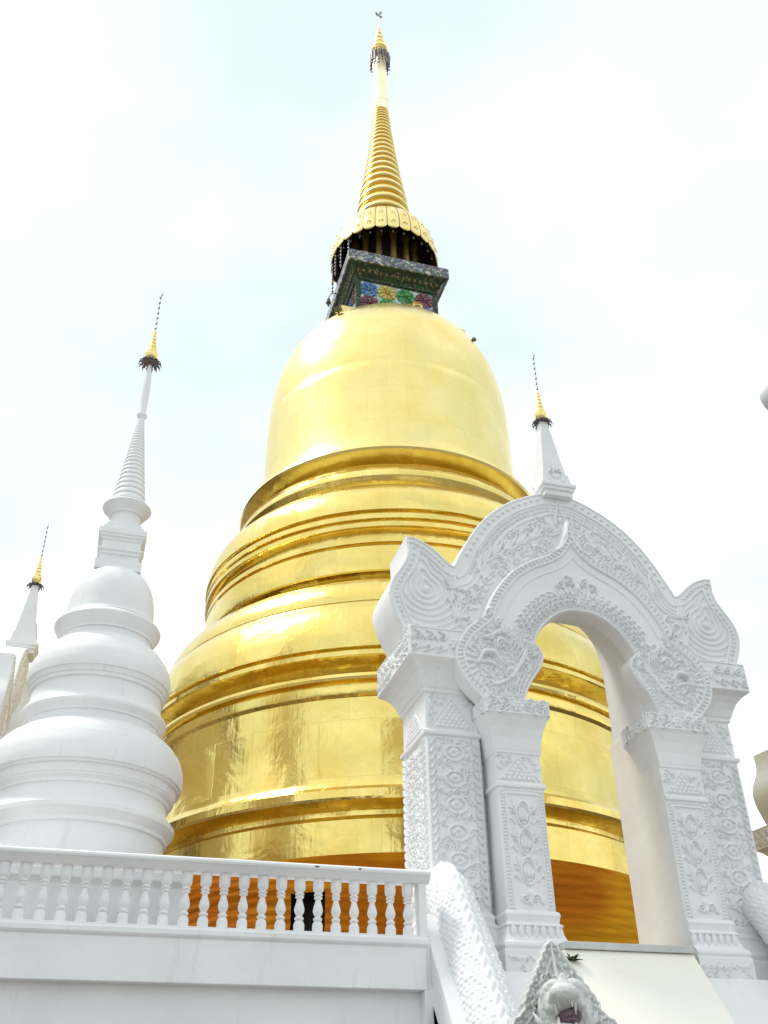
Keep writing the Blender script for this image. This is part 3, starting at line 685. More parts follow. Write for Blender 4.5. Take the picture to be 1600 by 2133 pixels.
# ------------------------------------------------------------------ carved gate
GC, GY, GZ = 6.39, 12.1, 3.7
gate = empty('carved_gate', (GC, GY, GZ)); tag(gate, 'ornate white carved archway with curled volutes at the head of the cream stair', 'gate', 'white gates of the terrace')
def Y(y): return y - GY
def Z(z): return z - GZ
rng = random.Random(3)
EX, EZ, NY = (1, 0, 0), (0, 0, 1), (0, -1, 0)
def front(rel, name, parent, y): return rel.put(name, CARVED, parent, (0, Y(y), -GZ), EX, EZ, NY)
def side_face(rel, name, parent, x, sgn):     # relief on a face looking along -x (sgn=-1) or +x; rel.U runs along world Y
    return rel.put(name, CARVED, parent, (x, -GY, -GZ), (0, 1, 0), EZ, (sgn, 0, 0))
def scale_triangle(rel, c, z0, z1, half):
    rel.scales(lambda u, v: z0 < v < z1 and abs(u - c) < half * (1 - (v - z0) / (z1 - z0)) + .01, .068, .05, .022)
    rel.tube([(c - half - .03, z0), (c, z1 + .05)], .012, .012); rel.tube([(c + half + .03, z0), (c, z1 + .05)], .012, .012)
def cap_scrolls(rel, u0, u1, z0, z1):
    rel.frame(u0 + .018, u1 - .018, z0 + .018, z1 - .018, .013, .016)
    c = (u0 + u1) / 2; zc = (z0 + z1) / 2; h = (z1 - z0) / 2
    for k in range(6):
        a = k * PI / 3; rel.dot(c + .055 * math.cos(a), zc + .055 * math.sin(a), .032, .03)
    rel.dot(c, zc, .03, .036)
    n = max(1, int((u1 - u0 - .3) / .17))
    for sd in (-1, 1):
        for i in range(max(1, n // 2 + 1)):
            u = c + sd * (.17 + i * .18)
            if abs(u - c) > (u1 - u0) / 2 - .07: continue
            rel.spiral(u, zc + .35 * h, .062, .017, .032, PI * .5, 1.2, sd, .06); rel.spiral(u + sd * .05, zc - .4 * h, .05, .016, .032, -PI * .5, 1.1, -sd, .06)
            rel.leaf(u + sd * .07, zc + .1 * h, PI / 2 - sd * .6, .11, .016, .028, sd); rel.leaf(u - sd * .02, zc - .5 * h, PI / 2 + sd * .9, .1, .015, .026, -sd)
for s in (-1, 1):
    # ---- outer pillar
    a, b = (1.60, 2.34) if s > 0 else (-2.34, -1.60)
    op = MB().sq(a, b, Y(11.75), Y(12.75), [(.13, Z(3.45)), (.13, Z(3.72)), (.10, Z(3.74)), (.12, Z(3.80)), (.09, Z(3.84)), (.05, Z(3.98)), (.06, Z(4.02)), (.03, Z(4.06)), (.04, Z(4.13)), (.0, Z(4.18)), (.0, Z(6.37)), (.04, Z(6.385)), (.045, Z(6.43)), (.0, Z(6.46)), (.0, Z(6.96)),
        (.03, Z(6.985)), (.03, Z(7.03)), (.05, Z(7.05)), (.08, Z(7.14)), (.13, Z(7.24)), (.20, Z(7.32)), (.26, Z(7.36)), (.28, Z(7.37)), (.28, Z(7.82))]).obj('outer_pillar', WHITE, gate, bevel=.008)
    c = (a + b) / 2
    r_ = Relief(a, b, 4.16, 6.38)
    r_.rope(a + .07, 4.22, 6.34, .085, .105, 1, .042); r_.rope(b - .07, 4.22, 6.34, .085, .105, -1, .042)
    for e in (a + .018, a + .125, b - .125, b - .018): r_.tube([(e, 4.2), (e, 6.36)], .012, .016)
    for i in range(6):
        zc = 4.42 + i * .345; k = 1.0
        oct_ = [(c + .135 * k * math.cos(t) * (1.05), zc + .105 * math.sin(t)) for t in [PI / 8 + j * PI / 4 for j in range(9)]]
        r_.tube(oct_, .02, .034)
        for j in range(5):
            t = PI / 2 + (j - 2) * .75; r_.dot(c + .055 * math.cos(t), zc + .045 * math.sin(t), .034, .034)
        r_.dot(c, zc - .03, .05, .03, .025)
    def ins(u, v):
        if not (a + .15 < u < b - .15): return False
        return all(abs(u - c) > .15 or abs(v - (4.42 + i * .345)) > .12 for i in range(6))
    r_.scrolls(ins, .115, .047, .016, .028, rng)
    front(r_, 'medallion_panel', op, 11.75)
    r_ = Relief(a, b, 6.47, 6.97); scale_triangle(r_, c, 6.50, 6.86, .27)
    r_.scrolls(lambda u, v: abs(u - c) > .08 + .26 * (1 - (v - 6.5) / .42) and a + .05 < u < b - .05 and v < 6.92, .09, .035, .012, .018, rng); front(r_, 'scale_panel', op, 11.75)
    r_ = Relief(a - .28, b + .28, 7.37, 7.82); cap_scrolls(r_, a - .28, b + .28, 7.37, 7.82); front(r_, 'capital_scrolls', op, 11.47)
    x = a if s < 0 else a
    for (xx, sg) in ((a, -1), (b, 1)):
        r_ = Relief(11.75, 12.75, 4.16, 6.38); r_.rope(11.75 + .07, 4.22, 6.34, .085, .105, -1, .042); r_.rope(12.68, 4.22, 6.34, .085, .105, 1, .042)
        for e in (11.768, 11.875, 12.625, 12.732): r_.tube([(e, 4.2), (e, 6.36)], .012, .016)
        r_.scrolls(lambda u, v: 11.92 < u < 12.58 and 4.25 < v < 6.3, .115, .046, .015, .024, rng)
        side_face(r_, 'side_scrolls', op, xx, sg)
        r_ = Relief(11.47, 13.03, 7.37, 7.82); cap_scrolls(r_, 11.47, 13.03, 7.37, 7.82); r_.scrolls(lambda u, v: abs(u - 12.25) > .45 and 11.53 < u < 12.97 and 7.42 < v < 7.77, .1, .04, .014, .024, rng)
        side_face(r_, 'capital_scrolls', op, xx + sg * .28, sg)
        r_ = Relief(11.75, 12.75, 6.47, 6.97); scale_triangle(r_, 12.25, 6.50, 6.86, .33); side_face(r_, 'scale_panel', op, xx, sg)
    # ---- inner pillar (front) with the plain jamb behind it
    a, b = (.88, 1.51) if s > 0 else (-1.51, -.88)
    c = (a + b) / 2
    ip = MB().sq(a, b, Y(11.45), Y(11.95), [(.13, Z(3.45)), (.13, Z(3.70)), (.11, Z(3.71)), (.13, Z(3.75)), (.12, Z(3.79)), (.085, Z(3.81)), (.055, Z(3.88)), (.04, Z(3.97)), (.055, Z(3.98)), (.055, Z(4.0)), (.02, Z(4.02)), (.03, Z(4.08)), (.04, Z(4.11)), (.03, Z(4.145)), (.0, Z(4.16)),
        (.0, Z(5.64)), (.03, Z(5.655)), (.03, Z(5.70)), (.0, Z(5.72)), (.0, Z(6.09)), (.015, Z(6.10)), (.015, Z(6.13)), (.02, Z(6.15)), (.035, Z(6.30)), (.07, Z(6.44)), (.12, Z(6.56)), (.14, Z(6.59)), (.14, Z(6.82))], 0 if s > 0 else 1, Z(6.2)).obj('inner_pillar', WHITE, gate, bevel=.008)
    r_ = Relief(a, b, 4.16, 5.64, .0095)
    for e in (a + .055, b - .055): r_.beads_line((e, 4.19), (e, 5.60), .042, .022, .02, .016)
    r_.tube([(a + .02, 4.18), (a + .02, 5.62), (b - .02, 5.62), (b - .02, 4.18)], .010, .014)
    r_.tube([(a + .095, 4.18), (a + .095, 5.57), (b - .095, 5.57), (b - .095, 4.18)], .013, .02)
    for i in range(3):
        zc = 4.62 + i * .345; w, hgt = .098, .165
        lens = []
        for j in range(21):
            t = j / 20 * 2 * PI; q = abs(math.cos(t)) ** 1.5 * math.copysign(1, math.cos(t)); lens.append((c + w * math.copysign(abs(math.sin(t)) ** .9, math.sin(t)), zc + hgt * q))
        r_.tube(lens, .014, .026); r_.tube([(c + (p[0] - c) * .72, zc + (p[1] - zc) * .72) for p in lens], .008, .02)
        for j in range(-1, 2):
            r_.leaf(c + j * .03, zc - .07, PI / 2 - j * .35, .12, .017, .026, -j * .4)
        for sd in (-1, 1):
            r_.spiral(c + sd * .145, zc + .03, .035, .012, .024, PI / 2, 1.2, sd, .05); r_.leaf(c + sd * .12, zc - .12, PI / 2 - sd * .5, .12, .015, .022, -sd * .9); r_.leaf(c + sd * .17, zc - .03, -PI / 2 + sd * .5, .09, .013, .022, sd)
            r_.leaf(c + sd * .13, zc + .09, PI / 2 + sd * .2, .10, .013, .022, -sd)
    for sd in (-1, 1): r_.spiral(c + sd * .07, 4.30, .06, .018, .028, 0, 1.3, sd, .08)
    r_.dot(c, 4.36, .05, .034); r_.leaf(c, 4.24, PI / 2, .14, .03, .03, 0)
    front(r_, 'mandorla_panel', ip, 11.45)
    r_ = Relief(a, b, 5.72, 6.09, .0095); scale_triangle(r_, c, 5.75, 6.0, .25)
    r_.scrolls(lambda u, v: abs(u - c) > .06 + .25 * (1 - (v - 5.75) / .3) and a + .04 < u < b - .04 and v < 6.06, .085, .032, .011, .016, rng); front(r_, 'scale_panel', ip, 11.45)
    r_ = Relief(a - .14, b + .14, 6.59, 6.82, .0095); cap_scrolls(r_, a - .14, b + .14, 6.59, 6.82); front(r_, 'capital_scrolls', ip, 11.31)
    for (xx, sg) in ((a - .14, -1), (b + .14, 1)):
        r_ = Relief(11.31, 12.0, 6.59, 6.82); cap_scrolls(r_, 11.31, 12.0, 6.59, 6.82); side_face(r_, 'capital_scrolls', ip, xx, sg)
    r_ = Relief(a - .05, b + .05, 3.8, 4.0); 
    for i in range(7): r_.leaf(a + .03 + i * (b - a - .06) / 6, 3.86, PI / 2, .12, .03, .015, 0)
    r_.put('lotus_petals', CARVED, ip, (0, Y(11.45) - .062, -GZ), EX, EZ, NY)
    j0, j1 = (.878, 1.60) if s > 0 else (-1.60, -.90)
    MB().box(j0, j1, Y(11.62 if s > 0 else 11.90), Y(12.68), Z(3.7), Z(6.83)).obj('jamb', JAMB_BOUNCE, gate, bevel=.01)
    r_ = Relief(a - .13, b + .13 if s > 0 else b + .13, 3.47, 3.69); r_.scrolls(lambda u, v: a - .08 < u < b + .08 and 3.51 < v < 3.65, .09, .036, .013, .018, rng); front(r_, 'pedestal_scrolls', ip, 11.32)

# ---- arch body with volutes
half = [(2.62, 7.82), (2.70, 7.98), (2.78, 8.16), (2.83, 8.36), (2.82, 8.52), (2.76, 8.68), (2.66, 8.84), (2.575, 9.0), (2.535, 9.16), (2.55, 9.40), (2.40, 9.385), (2.20, 9.29), (2.03, 9.15), (1.90, 9.03), (1.83, 8.99)]
half = cr(half[:9], 3)[:-1] + half[8:10] + cr(half[10:], 3) + cr([(1.83, 8.99), (1.72, 9.22), (1.56, 9.52), (1.36, 9.82), (1.12, 10.08), (.85, 10.29), (.6, 10.43), (.40, 10.52)], 3)[1:] + [(.24, 10.58)]
openh = cr([(.90, 6.83), (.90, 7.5), (.885, 7.8), (.81, 8.1), (.64, 8.34), (.36, 8.47), (0, 8.50)], 3)
mir = lambda L: [(-u, z) for u, z in L]
outer = half + mir(half)[::-1]
loop = [(1.5, 6.83), (1.5, 7.82)] + outer + [(-1.5, 7.82), (-1.5, 6.83)] + mir(openh) + openh[::-1][1:]
lz = lambda L: [(u, z - GZ) for u, z in L]
bm_ = MB().prism([lz(loop)], Y(11.68), Y(12.12))
vh = [q for q in half if q[0] > 1.8 and (q[1] < 9.5)]
for lp in ([(1.5, 7.82)] + vh + [(1.5, 8.95)],): bm_.prism([lz(lp)], Y(12.1205), Y(12.55)); bm_.prism([lz(mir(lp)[::-1])], Y(12.1205), Y(12.55))
ring_o = [(1.49, 6.832)] + cr([(1.49, 8.3), (1.35, 8.8), (1.05, 9.2), (.6, 9.45), (0, 9.52)], 3)
ring_i = cr([(.90, 6.832), (.90, 7.75), (.885, 8.15), (.80, 8.48), (.60, 8.74), (.3, 8.88), (0, 8.92)], 3)
bm_.prism([lz(ring_o + mir(ring_o)[::-1][1:] + mir(ring_i) + ring_i[::-1][1:])], Y(12.1205), Y(12.60))
body = bm_.obj('arch_body', WHITE, gate, 30, fix=True)
# ---- front plate: naga arch
fo = cr([(1.64, 6.83), (1.84, 7.04), (1.96, 7.28), (1.975, 7.5), (1.90, 7.68), (1.77, 7.87), (1.60, 8.02), (1.50, 8.13), (1.39, 8.38), (1.22, 8.65), (1.0, 8.90), (.72, 9.10), (.42, 9.25), (.22, 9.42), (.08, 9.68), (0, 9.95)], 3)
fi = cr([(1.02, 6.83), (.96, 7.0), (.86, 7.18), (.73, 7.36), (.665, 7.54), (.70, 7.67)], 3) + cr([(.775, 7.74), (.74, 7.84), (.66, 7.97), (.53, 8.12), (.36, 8.25), (.17, 8.325), (0, 8.335)], 3)
fr_loop = fo[:-1] + mir(fo)[::-1] + mir(fi) + fi[::-1][1:]
eye = [(1.50 + .085 * math.cos(t), 7.44 + .05 * math.sin(t)) for t in np.linspace(0, 2 * PI, 14, endpoint=False)]
plate = MB().prism([lz(fr_loop), lz(eye), lz(mir(eye))], Y(11.44), Y(11.685)).obj('naga_arch_frame', WHITE, gate, 30, fix=True)

def ridge(d, c, w, h): return h * np.sqrt(np.clip(1 - ((d - c) / w) ** 2, 0, None))
# relief of the arch body
r_ = Relief(-2.86, 2.86, 7.8, 10.6, .0115)
ins = r_.inpoly(loop); DO, SO = r_.dist(outer)
fi_in = r_.inpoly(fr_loop + []) ; op_in = r_.inpoly([(u, z) for u, z in (fo[:-1] + mir(fo)[::-1])])
vol = (np.abs(r_.U) > 1.80) & (r_.V < 9.5)
top = ~vol
Ht = np.maximum.reduce([ridge(DO, .022, .02, .016), ridge(DO, .20, .018, .024), ridge(DO, .40, .022, .03)])
bd = ridge(DO, .265, .024, .02) * (np.cos(SO * 2 * PI / .05) > -.35) + 0
bd2 = ridge(DO, .33, .024, .02) * (np.cos(SO * 2 * PI / .05 + 2) > -.35)
Ht = np.maximum.reduce([Ht, bd, bd2]) * top * (DO < .5)
# volute: teardrop spiral about its eye
cx, cz = 2.27, 8.53
UA = np.abs(r_.U) - cx; VA = r_.V - cz
ang = np.arctan2(UA, VA); rad = np.hypot(UA, VA)
stretch = 1 + .95 * np.exp(-((ang - .22) / .34) ** 2)
rr = rad / stretch
ph = rr * 2 * PI / .092 + ang
Hv = np.clip(np.cos(ph), 0, 1) ** .7 * .028 * np.clip((DO - .20) / .02, 0, 1) * (rr > .03)
Hv = np.maximum.reduce([Hv, ridge(DO, .022, .02, .016), ridge(DO, .175, .02, .026), .05 * np.sqrt(np.clip(1 - (rad / .055) ** 2, 0, None))]) * vol * (r_.V > 7.86)
r_.H = np.maximum(Ht, Hv)
# comma curls in the outer band
acc = 0; pts = outer; nxt = .07
for (p, q) in zip(pts[:-1], pts[1:]):
    l = math.hypot(q[0] - p[0], q[1] - p[1])
    if l < 1e-6: continue
    while nxt < acc + l:
        t = (nxt - acc) / l; u, v = p[0] + (q[0] - p[0]) * t, p[1] + (q[1] - p[1]) * t
        nx, nz = -(q[1] - p[1]) / l, (q[0] - p[0]) / l
        if abs(u) > .3 and not (abs(u) < 1.9 and abs(u) > 1.75):
            u2, v2 = u + nx * .105, v + nz * .105; big = .031 if abs(u) < 1.8 else .026
            r_.dot(u2, v2, big, .032); r_.tube([(u2 + nx * .01, v2 + nz * .01), (u2 - nz * .05 * (1 if u > 0 else -1), v2 + nx * .05 * (1 if u > 0 else -1))], [.018, .004], .02)
        nxt += .125 if abs(u) < 1.8 else .085
    acc += l
# centre bud and stem
r_.tube([(0, 10.50), (-.03, 10.28), (-.085, 10.12), (-.075, 9.99), (0, 9.90)], [.008, .018, .022, .02, .015], .045); r_.tube([(0, 10.50), (.03, 10.28), (.085, 10.12), (.075, 9.99), (0, 9.90)], [.008, .018, .022, .02, .015], .045)
r_.dot(0, 10.08, .042, .06, .07)
for sd in (-1, 1):
    r_.tube([(0, 9.92), (sd * .10, 9.86), (sd * .17, 9.95), (sd * .19, 10.06)], [.03, .028, .02, .006], .04)
    r_.tube([(0, 9.86), (sd * .16, 9.78), (sd * .26, 9.86)], [.03, .024, .006], .034)
    r_.tube([(sd * .0, 10.0), (sd * .02, 9.8), (sd * .12, 9.55), (sd * .34, 9.40)], [.02, .03, .03, .02], .04)
DF, SF = r_.dist(fo[:-1] + mir(fo)[::-1])
free = (DO > .46) & (~op_in) & ins & (DF > .05) & (np.abs(r_.U) < 1.85)
def freeat(u, v):
    i = int((u - r_.u[0]) / r_.res); j = int((v - r_.v[0]) / r_.res)
    return 0 <= i < len(r_.u) and 0 <= j < len(r_.v) and free[j, i] and abs(u) > .16
r_.scrolls(freeat, .155, .064, .021, .040, rng)
for sd in (-1, 1):                                # long acanthus sprays over the field, and leaves below the volute
    for k, (u, v, aa, l) in enumerate([(1.45, 8.95, 1.9, .42), (1.36, 9.1, 2.2, .46), (1.2, 9.25, 2.35, .46), (1.0, 9.4, 2.5, .44), (.8, 9.52, 2.5, .4), (.55, 9.66, 2.4, .34)]):
        a_ = aa if sd > 0 else PI - aa
        r_.leaf(sd * u, v, a_, l, .026, .042, -.9 * sd); r_.leaf(sd * u, v, a_ + .5 * sd, l * .7, .022, .038, -1.1 * sd); r_.leaf(sd * u, v, a_ - .45 * sd, l * .7, .022, .038, .8 * sd)
    for k in range(6):
        a_ = 1.5 + k * .33
        r_.leaf(sd * 1.86, 8.12, a_ if sd > 0 else PI - a_, .34 - .02 * k, .024, .05, -.7 * sd)
    for k in range(5):
        a_ = -.3 + k * .35; r_.leaf(sd * 1.78, 8.62, a_ if sd > 0 else PI - a_, .26, .022, .045, .9 * sd)
r_.mask = ins & (DO > .006)
front(r_, 'foliage_relief', body, 11.68)
# relief of the naga arch
r_ = Relief(-2.0, 2.0, 6.8, 9.96, .0105)
ins = r_.inpoly(fr_loop); DF, SF = r_.dist(fo[:-1] + mir(fo)[::-1]); DI, SI = r_.dist(mir(fi) + fi[::-1][1:])
hood = r_.V < 8.05
up = ~hood
Hn = np.maximum.reduce([ridge(DF, .02, .018, .02), ridge(DF, .125, .018, .03)])
comb = ridge(DF, .072, .044, .024) * np.clip(np.cos(SF * 2 * PI / .075 + DF * 30) * 2 + .4, 0, 1)
Hn = np.maximum(Hn, comb) * ((DF < .15))
lip = np.maximum(ridge(DI, .022, .02, .034), ridge(DI, .062, .022, .036) * np.clip(np.cos(SI * 2 * PI / .05 + DI * 40) * 2 + .8, .25, 1))
Hn = np.maximum(Hn, lip)
chan = np.clip((DF - .14) / .16, 0, 1); width = DF + DI
Hn = np.maximum(Hn, ridge(DF, .27, .012, .014) * up * (DI > .3))
crest = (DI > .085) & (DI < .30) & up & (DF > .17)
r_.H = Hn
for k, dd in enumerate((.12, .185, .25, .32)):        # rows of small flame curls following the opening
    line = mir(fi) + fi[::-1][1:]
    acc = 0; nxt = .05 + .03 * k
    for (p, q) in zip(line[:-1], line[1:]):
        l = math.hypot(q[0] - p[0], q[1] - p[1])
        if l < 1e-6: continue
        while nxt < acc + l:
            t = (nxt - acc) / l; u, v = p[0] + (q[0] - p[0]) * t, p[1] + (q[1] - p[1]) * t
            nx, nz = (-(q[1] - p[1]) / l, (q[0] - p[0]) / l)
            nxt += .082
            if v < 7.86: continue
            u2, v2 = u + nx * dd, v + nz * dd; sd = 1 if u2 > 0 else -1
            a_ = math.atan2(nz, nx)
            r_.spiral(u2, v2, .041, .016, .042 - .004 * k, a_, 1.15, sd, .04)
        acc += l
for sd in (-1, 1):                                # naga heads at the ends, curling over the capitals
    def M_(u, v): return (sd * u, v)
    for (u, v, r0, w0, a0, tn, d0) in [(1.30, 7.66, .085, .026, 2.6, 1.3, -1), (1.20, 7.24, .075, .022, -1.2, 1.3, -1), (.86, 7.56, .055, .018, 1.5, 1.2, 1), (1.18, 7.84, .06, .02, 1.0, 1.2, -1), (1.46, 7.76, .06, .02, 1.6, 1.2, 1), (1.30, 7.98, .07, .022, 1.2, 1.2, -1)]:
        r_.spiral(sd * u, v, r0, w0, .05, a0 if sd > 0 else PI - a0, tn, d0 * sd, r0 * .9)
    for k in range(6):                            # swept strokes of jaw, cheek and mane
        q = k * .052
        r_.tube([M_(1.56 - q, 7.02 + q * .2), M_(1.36 - q * .9, 7.06 + q * .6), M_(1.18 - q * .6, 7.18 + q * .9), M_(1.04 - q * .3, 7.36 + q * .8), M_(.92 - q * .1, 7.50 + q * .5)], [.008, .018, .02, .018, .006], .042)
    for k in range(4):
        q = k * .05
        r_.tube([M_(1.02 + q, 6.90 + q * .2), M_(.96 + q, 7.06 + q * .3), M_(.86 + q, 7.24 + q * .4)], [.006, .017, .005], .038)
    for k in range(4):
        q = k * .048
        r_.tube([M_(1.06 + q, 7.46 + q), M_(.98 + q, 7.62 + q * .8), M_(1.02 + q, 7.78 + q * .5), M_(1.12 + q, 7.88 + q * .2)], [.006, .018, .018, .005], .04)
    for k in range(9):
        a_ = .9 + k * .28; r_.leaf(sd * (1.16 + .05 * k), 7.86 - .015 * k, a_ if sd > 0 else PI - a_, .17, .022, .052, .9 * sd)
    for k in range(8):
        r_.leaf(sd * (.72 + .035 * k), 7.34 - .055 * k, (2.9 if sd > 0 else .24), .10, .02, .045, -.8 * sd)
    for k in range(5): r_.dot(sd * (1.36 + .03 * k), 7.60 + .018 * k, .022, .055)
    r_.tube([M_(1.66, 7.35), M_(1.56, 7.52), M_(1.42, 7.53), M_(1.34, 7.42)], [.02, .035, .035, .02], .06)
    r_.tube([M_(1.66, 7.36), M_(1.52, 7.37), M_(1.40, 7.33)], [.02, .03, .02], .05)
    for k in range(7):                            # ribs of the curling neck
        a_ = -1.2 + k * .3; r_.tube([(sd * (1.56 + .17 * math.cos(a_)), 7.36 + .26 * math.sin(a_)), (sd * (1.56 + .27 * math.cos(a_)), 7.36 + .36 * math.sin(a_))], .022, .03)
    r_.tube([M_(1.60, 8.02), M_(1.52, 8.16), M_(1.44, 8.19), M_(1.42, 8.11), M_(1.47, 8.08)], [.02, .03, .03, .024, .014], .07)
def free2(u, v):
    i = int((u - r_.u[0]) / r_.res); j = int((v - r_.v[0]) / r_.res)
    return 0 <= i < len(r_.u) and 0 <= j < len(r_.v) and ins[j, i] and DF[j, i] > .16 and DI[j, i] > .09 and v < 7.95
r_.scrolls(free2, .088, .034, .012, .024, rng)
for sd in (-1, 1):                                # crown of flame leaves over the top of the opening
    for k in range(6):
        a_ = PI / 2 - sd * .22 * (k + .5); r_.leaf(sd * (.03 + .06 * k), 8.62 - .012 * k, a_, .19 - .018 * k, .026, .034, .5 * sd)
    r_.tube([M_(.0, 9.9), M_(.05, 9.6), M_(.16, 9.42), M_(.34, 9.30)], [.01, .02, .026, .02], .035)
    r_.spiral(sd * .12, 8.82, .07, .024, .055, PI / 2, 1.3, sd, .06); r_.spiral(sd * .27, 8.74, .06, .02, .05, PI / 2, 1.3, -sd, .06)
r_.dot(0, 8.72, .06, .07, .09)
r_.mask = ins & (DF > .005) & (DI > .005) & (((np.abs(r_.U) - 1.5) / .09) ** 2 + ((r_.V - 7.44) / .055) ** 2 > 1)
front(r_, 'naga_relief', plate, 11.44)
# ---- spirelet on the apex
m = MB(); m.sq(-.24, .24, Y(11.56), Y(12.08), [(.0, Z(10.50)), (.0, Z(10.58)), (.03, Z(10.60)), (.03, Z(10.64)), (.055, Z(10.66)), (.055, Z(10.72)), (.02, Z(10.73))])
plin = m.obj('spire_plinth', WHITE, gate, bevel=.005)
m = MB(); yc = Y(11.82)
zz_ = [(.235, 10.73), (.225, 10.80), (.20, 10.98), (.15, 11.4), (.10, 11.85), (.065, 12.16)]
m.sq(0, 0, yc, yc, [(r0, Z(z0)) for r0, z0 in zz_])
for sx in (-1, 1):
    for sy in (-1, 1):
        m.add([(sx * .26, yc + sy * .26, Z(10.73)), (sx * .12, yc + sy * .26, Z(10.73)), (sx * .26, yc + sy * .12, Z(10.73)), (sx * .215, yc + sy * .215, Z(11.0))], [(0, 1, 3), (1, 2, 3), (2, 0, 3)])
ob = m.obj('obelisk', WHITE, gate, bevel=.004, fix=True)
r_ = Relief(-.2, .2, 10.78, 11.45, .009)
for sd in (-1, 1):
    r_.spiral(sd * .06, 11.02, .045, .014, .03, 0, 1.2, sd, .04); r_.leaf(sd * .02, 10.86, PI / 2 - sd * .5, .16, .016, .026, -sd * .6)
    r_.leaf(sd * .10, 10.80, PI / 2, .16, .014, .02, -sd * .3)
r_.dot(0, 11.08, .03, .034); r_.leaf(0, 11.1, PI / 2, .2, .02, .024, 0)
tilt = (.235 - .10) / (11.85 - 10.73)
r_.put('obelisk_flower', CARVED, ob, (0, yc - .235 - tilt * 10.73, -GZ), EX, (0, tilt, 1), NY)
fin = finial(gate, Z(12.20), 1.60, .17); fin.location = (0, yc, 0)

g2 = copy_tree(gate); g2.location = (-2.2, 19.8, 3.7); g2.rotation_euler = (0, 0, PI / 2)
g2['label'] = 'white side gate with a pointed spire, half hidden by the tall white chedi'
g3 = copy_tree(gate); g3.location = (16.96, 18.6, 3.7); g3.rotation_euler = (0, 0, R(8))
g3['label'] = 'white gate of which only a cream rounded volute shows at the right edge'

# ------------------------------------------------------------------ stair between the nagas
SL = 1.36
def slope_block(u0, u1, z_at, y_at, y_end, depth):
    m = MB(); y0 = y_end; zt = lambda y: z_at - SL * (y_at - y)
    ylow = y_at - z_at / SL
    m.add([(u0, y_at, z_at), (u0, ylow, 0), (u0, y_end, 0), (u0, y_end, z_at), (u1, y_at, z_at), (u1, ylow, 0), (u1, y_end, 0), (u1, y_end, z_at)],
          [(0, 1, 5, 4), (3, 0, 4, 7), (0, 3, 2, 1), (4, 5, 6, 7), (2, 3, 7, 6), (1, 2, 6, 5)])
    return m
o = slope_block(GC - .96, GC + .74, 3.70, 11.20, 11.3, 0).obj('stair_slope', CREAM, None, bevel=.01, fix=True)
tag(o, 'steep cream stair slope rising to the sill of the carved gate', 'stair')
sill = MB().sq(GC - .955, GC + .735, 11.16, 12.7, [(0, 3.704), (.0, 3.775), (-.008, 3.785)]).obj('gate_sill', MOSSY, None, bevel=.006)
tag(sill, 'low weathered sill slab under the opening of the carved gate', 'sill')
for s in (-1, 1):
    u0, u1 = ((.745, 2.64) if s > 0 else (-2.64, -.965))
    o = slope_block(GC + u0, GC + u1, 3.46, 11.30, 11.31, 0).obj('stair_parapet', WHITE, None, bevel=.012, fix=True)
    MBx = MB().box(GC + u0, GC + u1, 11.312, 12.81, 0, 3.46).box(GC + u0 + .0, GC + u1 - .0, 11.63, 12.81, 3.461, 3.698).obj('parapet_block', WHITE, o)
    xa, xb = (GC + s * 2.64, GC + s * 2.40); sw_ = MB(); za, yb = 4.02, 11.30 - 4.02 / SL
    x_0, x_1 = min(xa, xb), max(xa, xb)
    sw_.add([(x_0, 11.50, 4.02), (x_0, 11.30, 4.02), (x_0, yb, 0), (x_0, 11.50, 0), (x_1, 11.50, 4.02), (x_1, 11.30, 4.02), (x_1, yb, 0), (x_1, 11.50, 0)], [(0, 1, 2, 3), (4, 7, 6, 5), (0, 4, 5, 1), (1, 5, 6, 2), (2, 6, 7, 3), (3, 7, 4, 0)])
    sw_.obj('side_wall', WHITE, o, bevel=.01, fix=True)
    tag(o, 'white sloping parapet under the scaled serpent next to the balustrade' if s < 0 else 'white sloping parapet on the right of the cream stair', 'parapet', 'parapets of the stair')

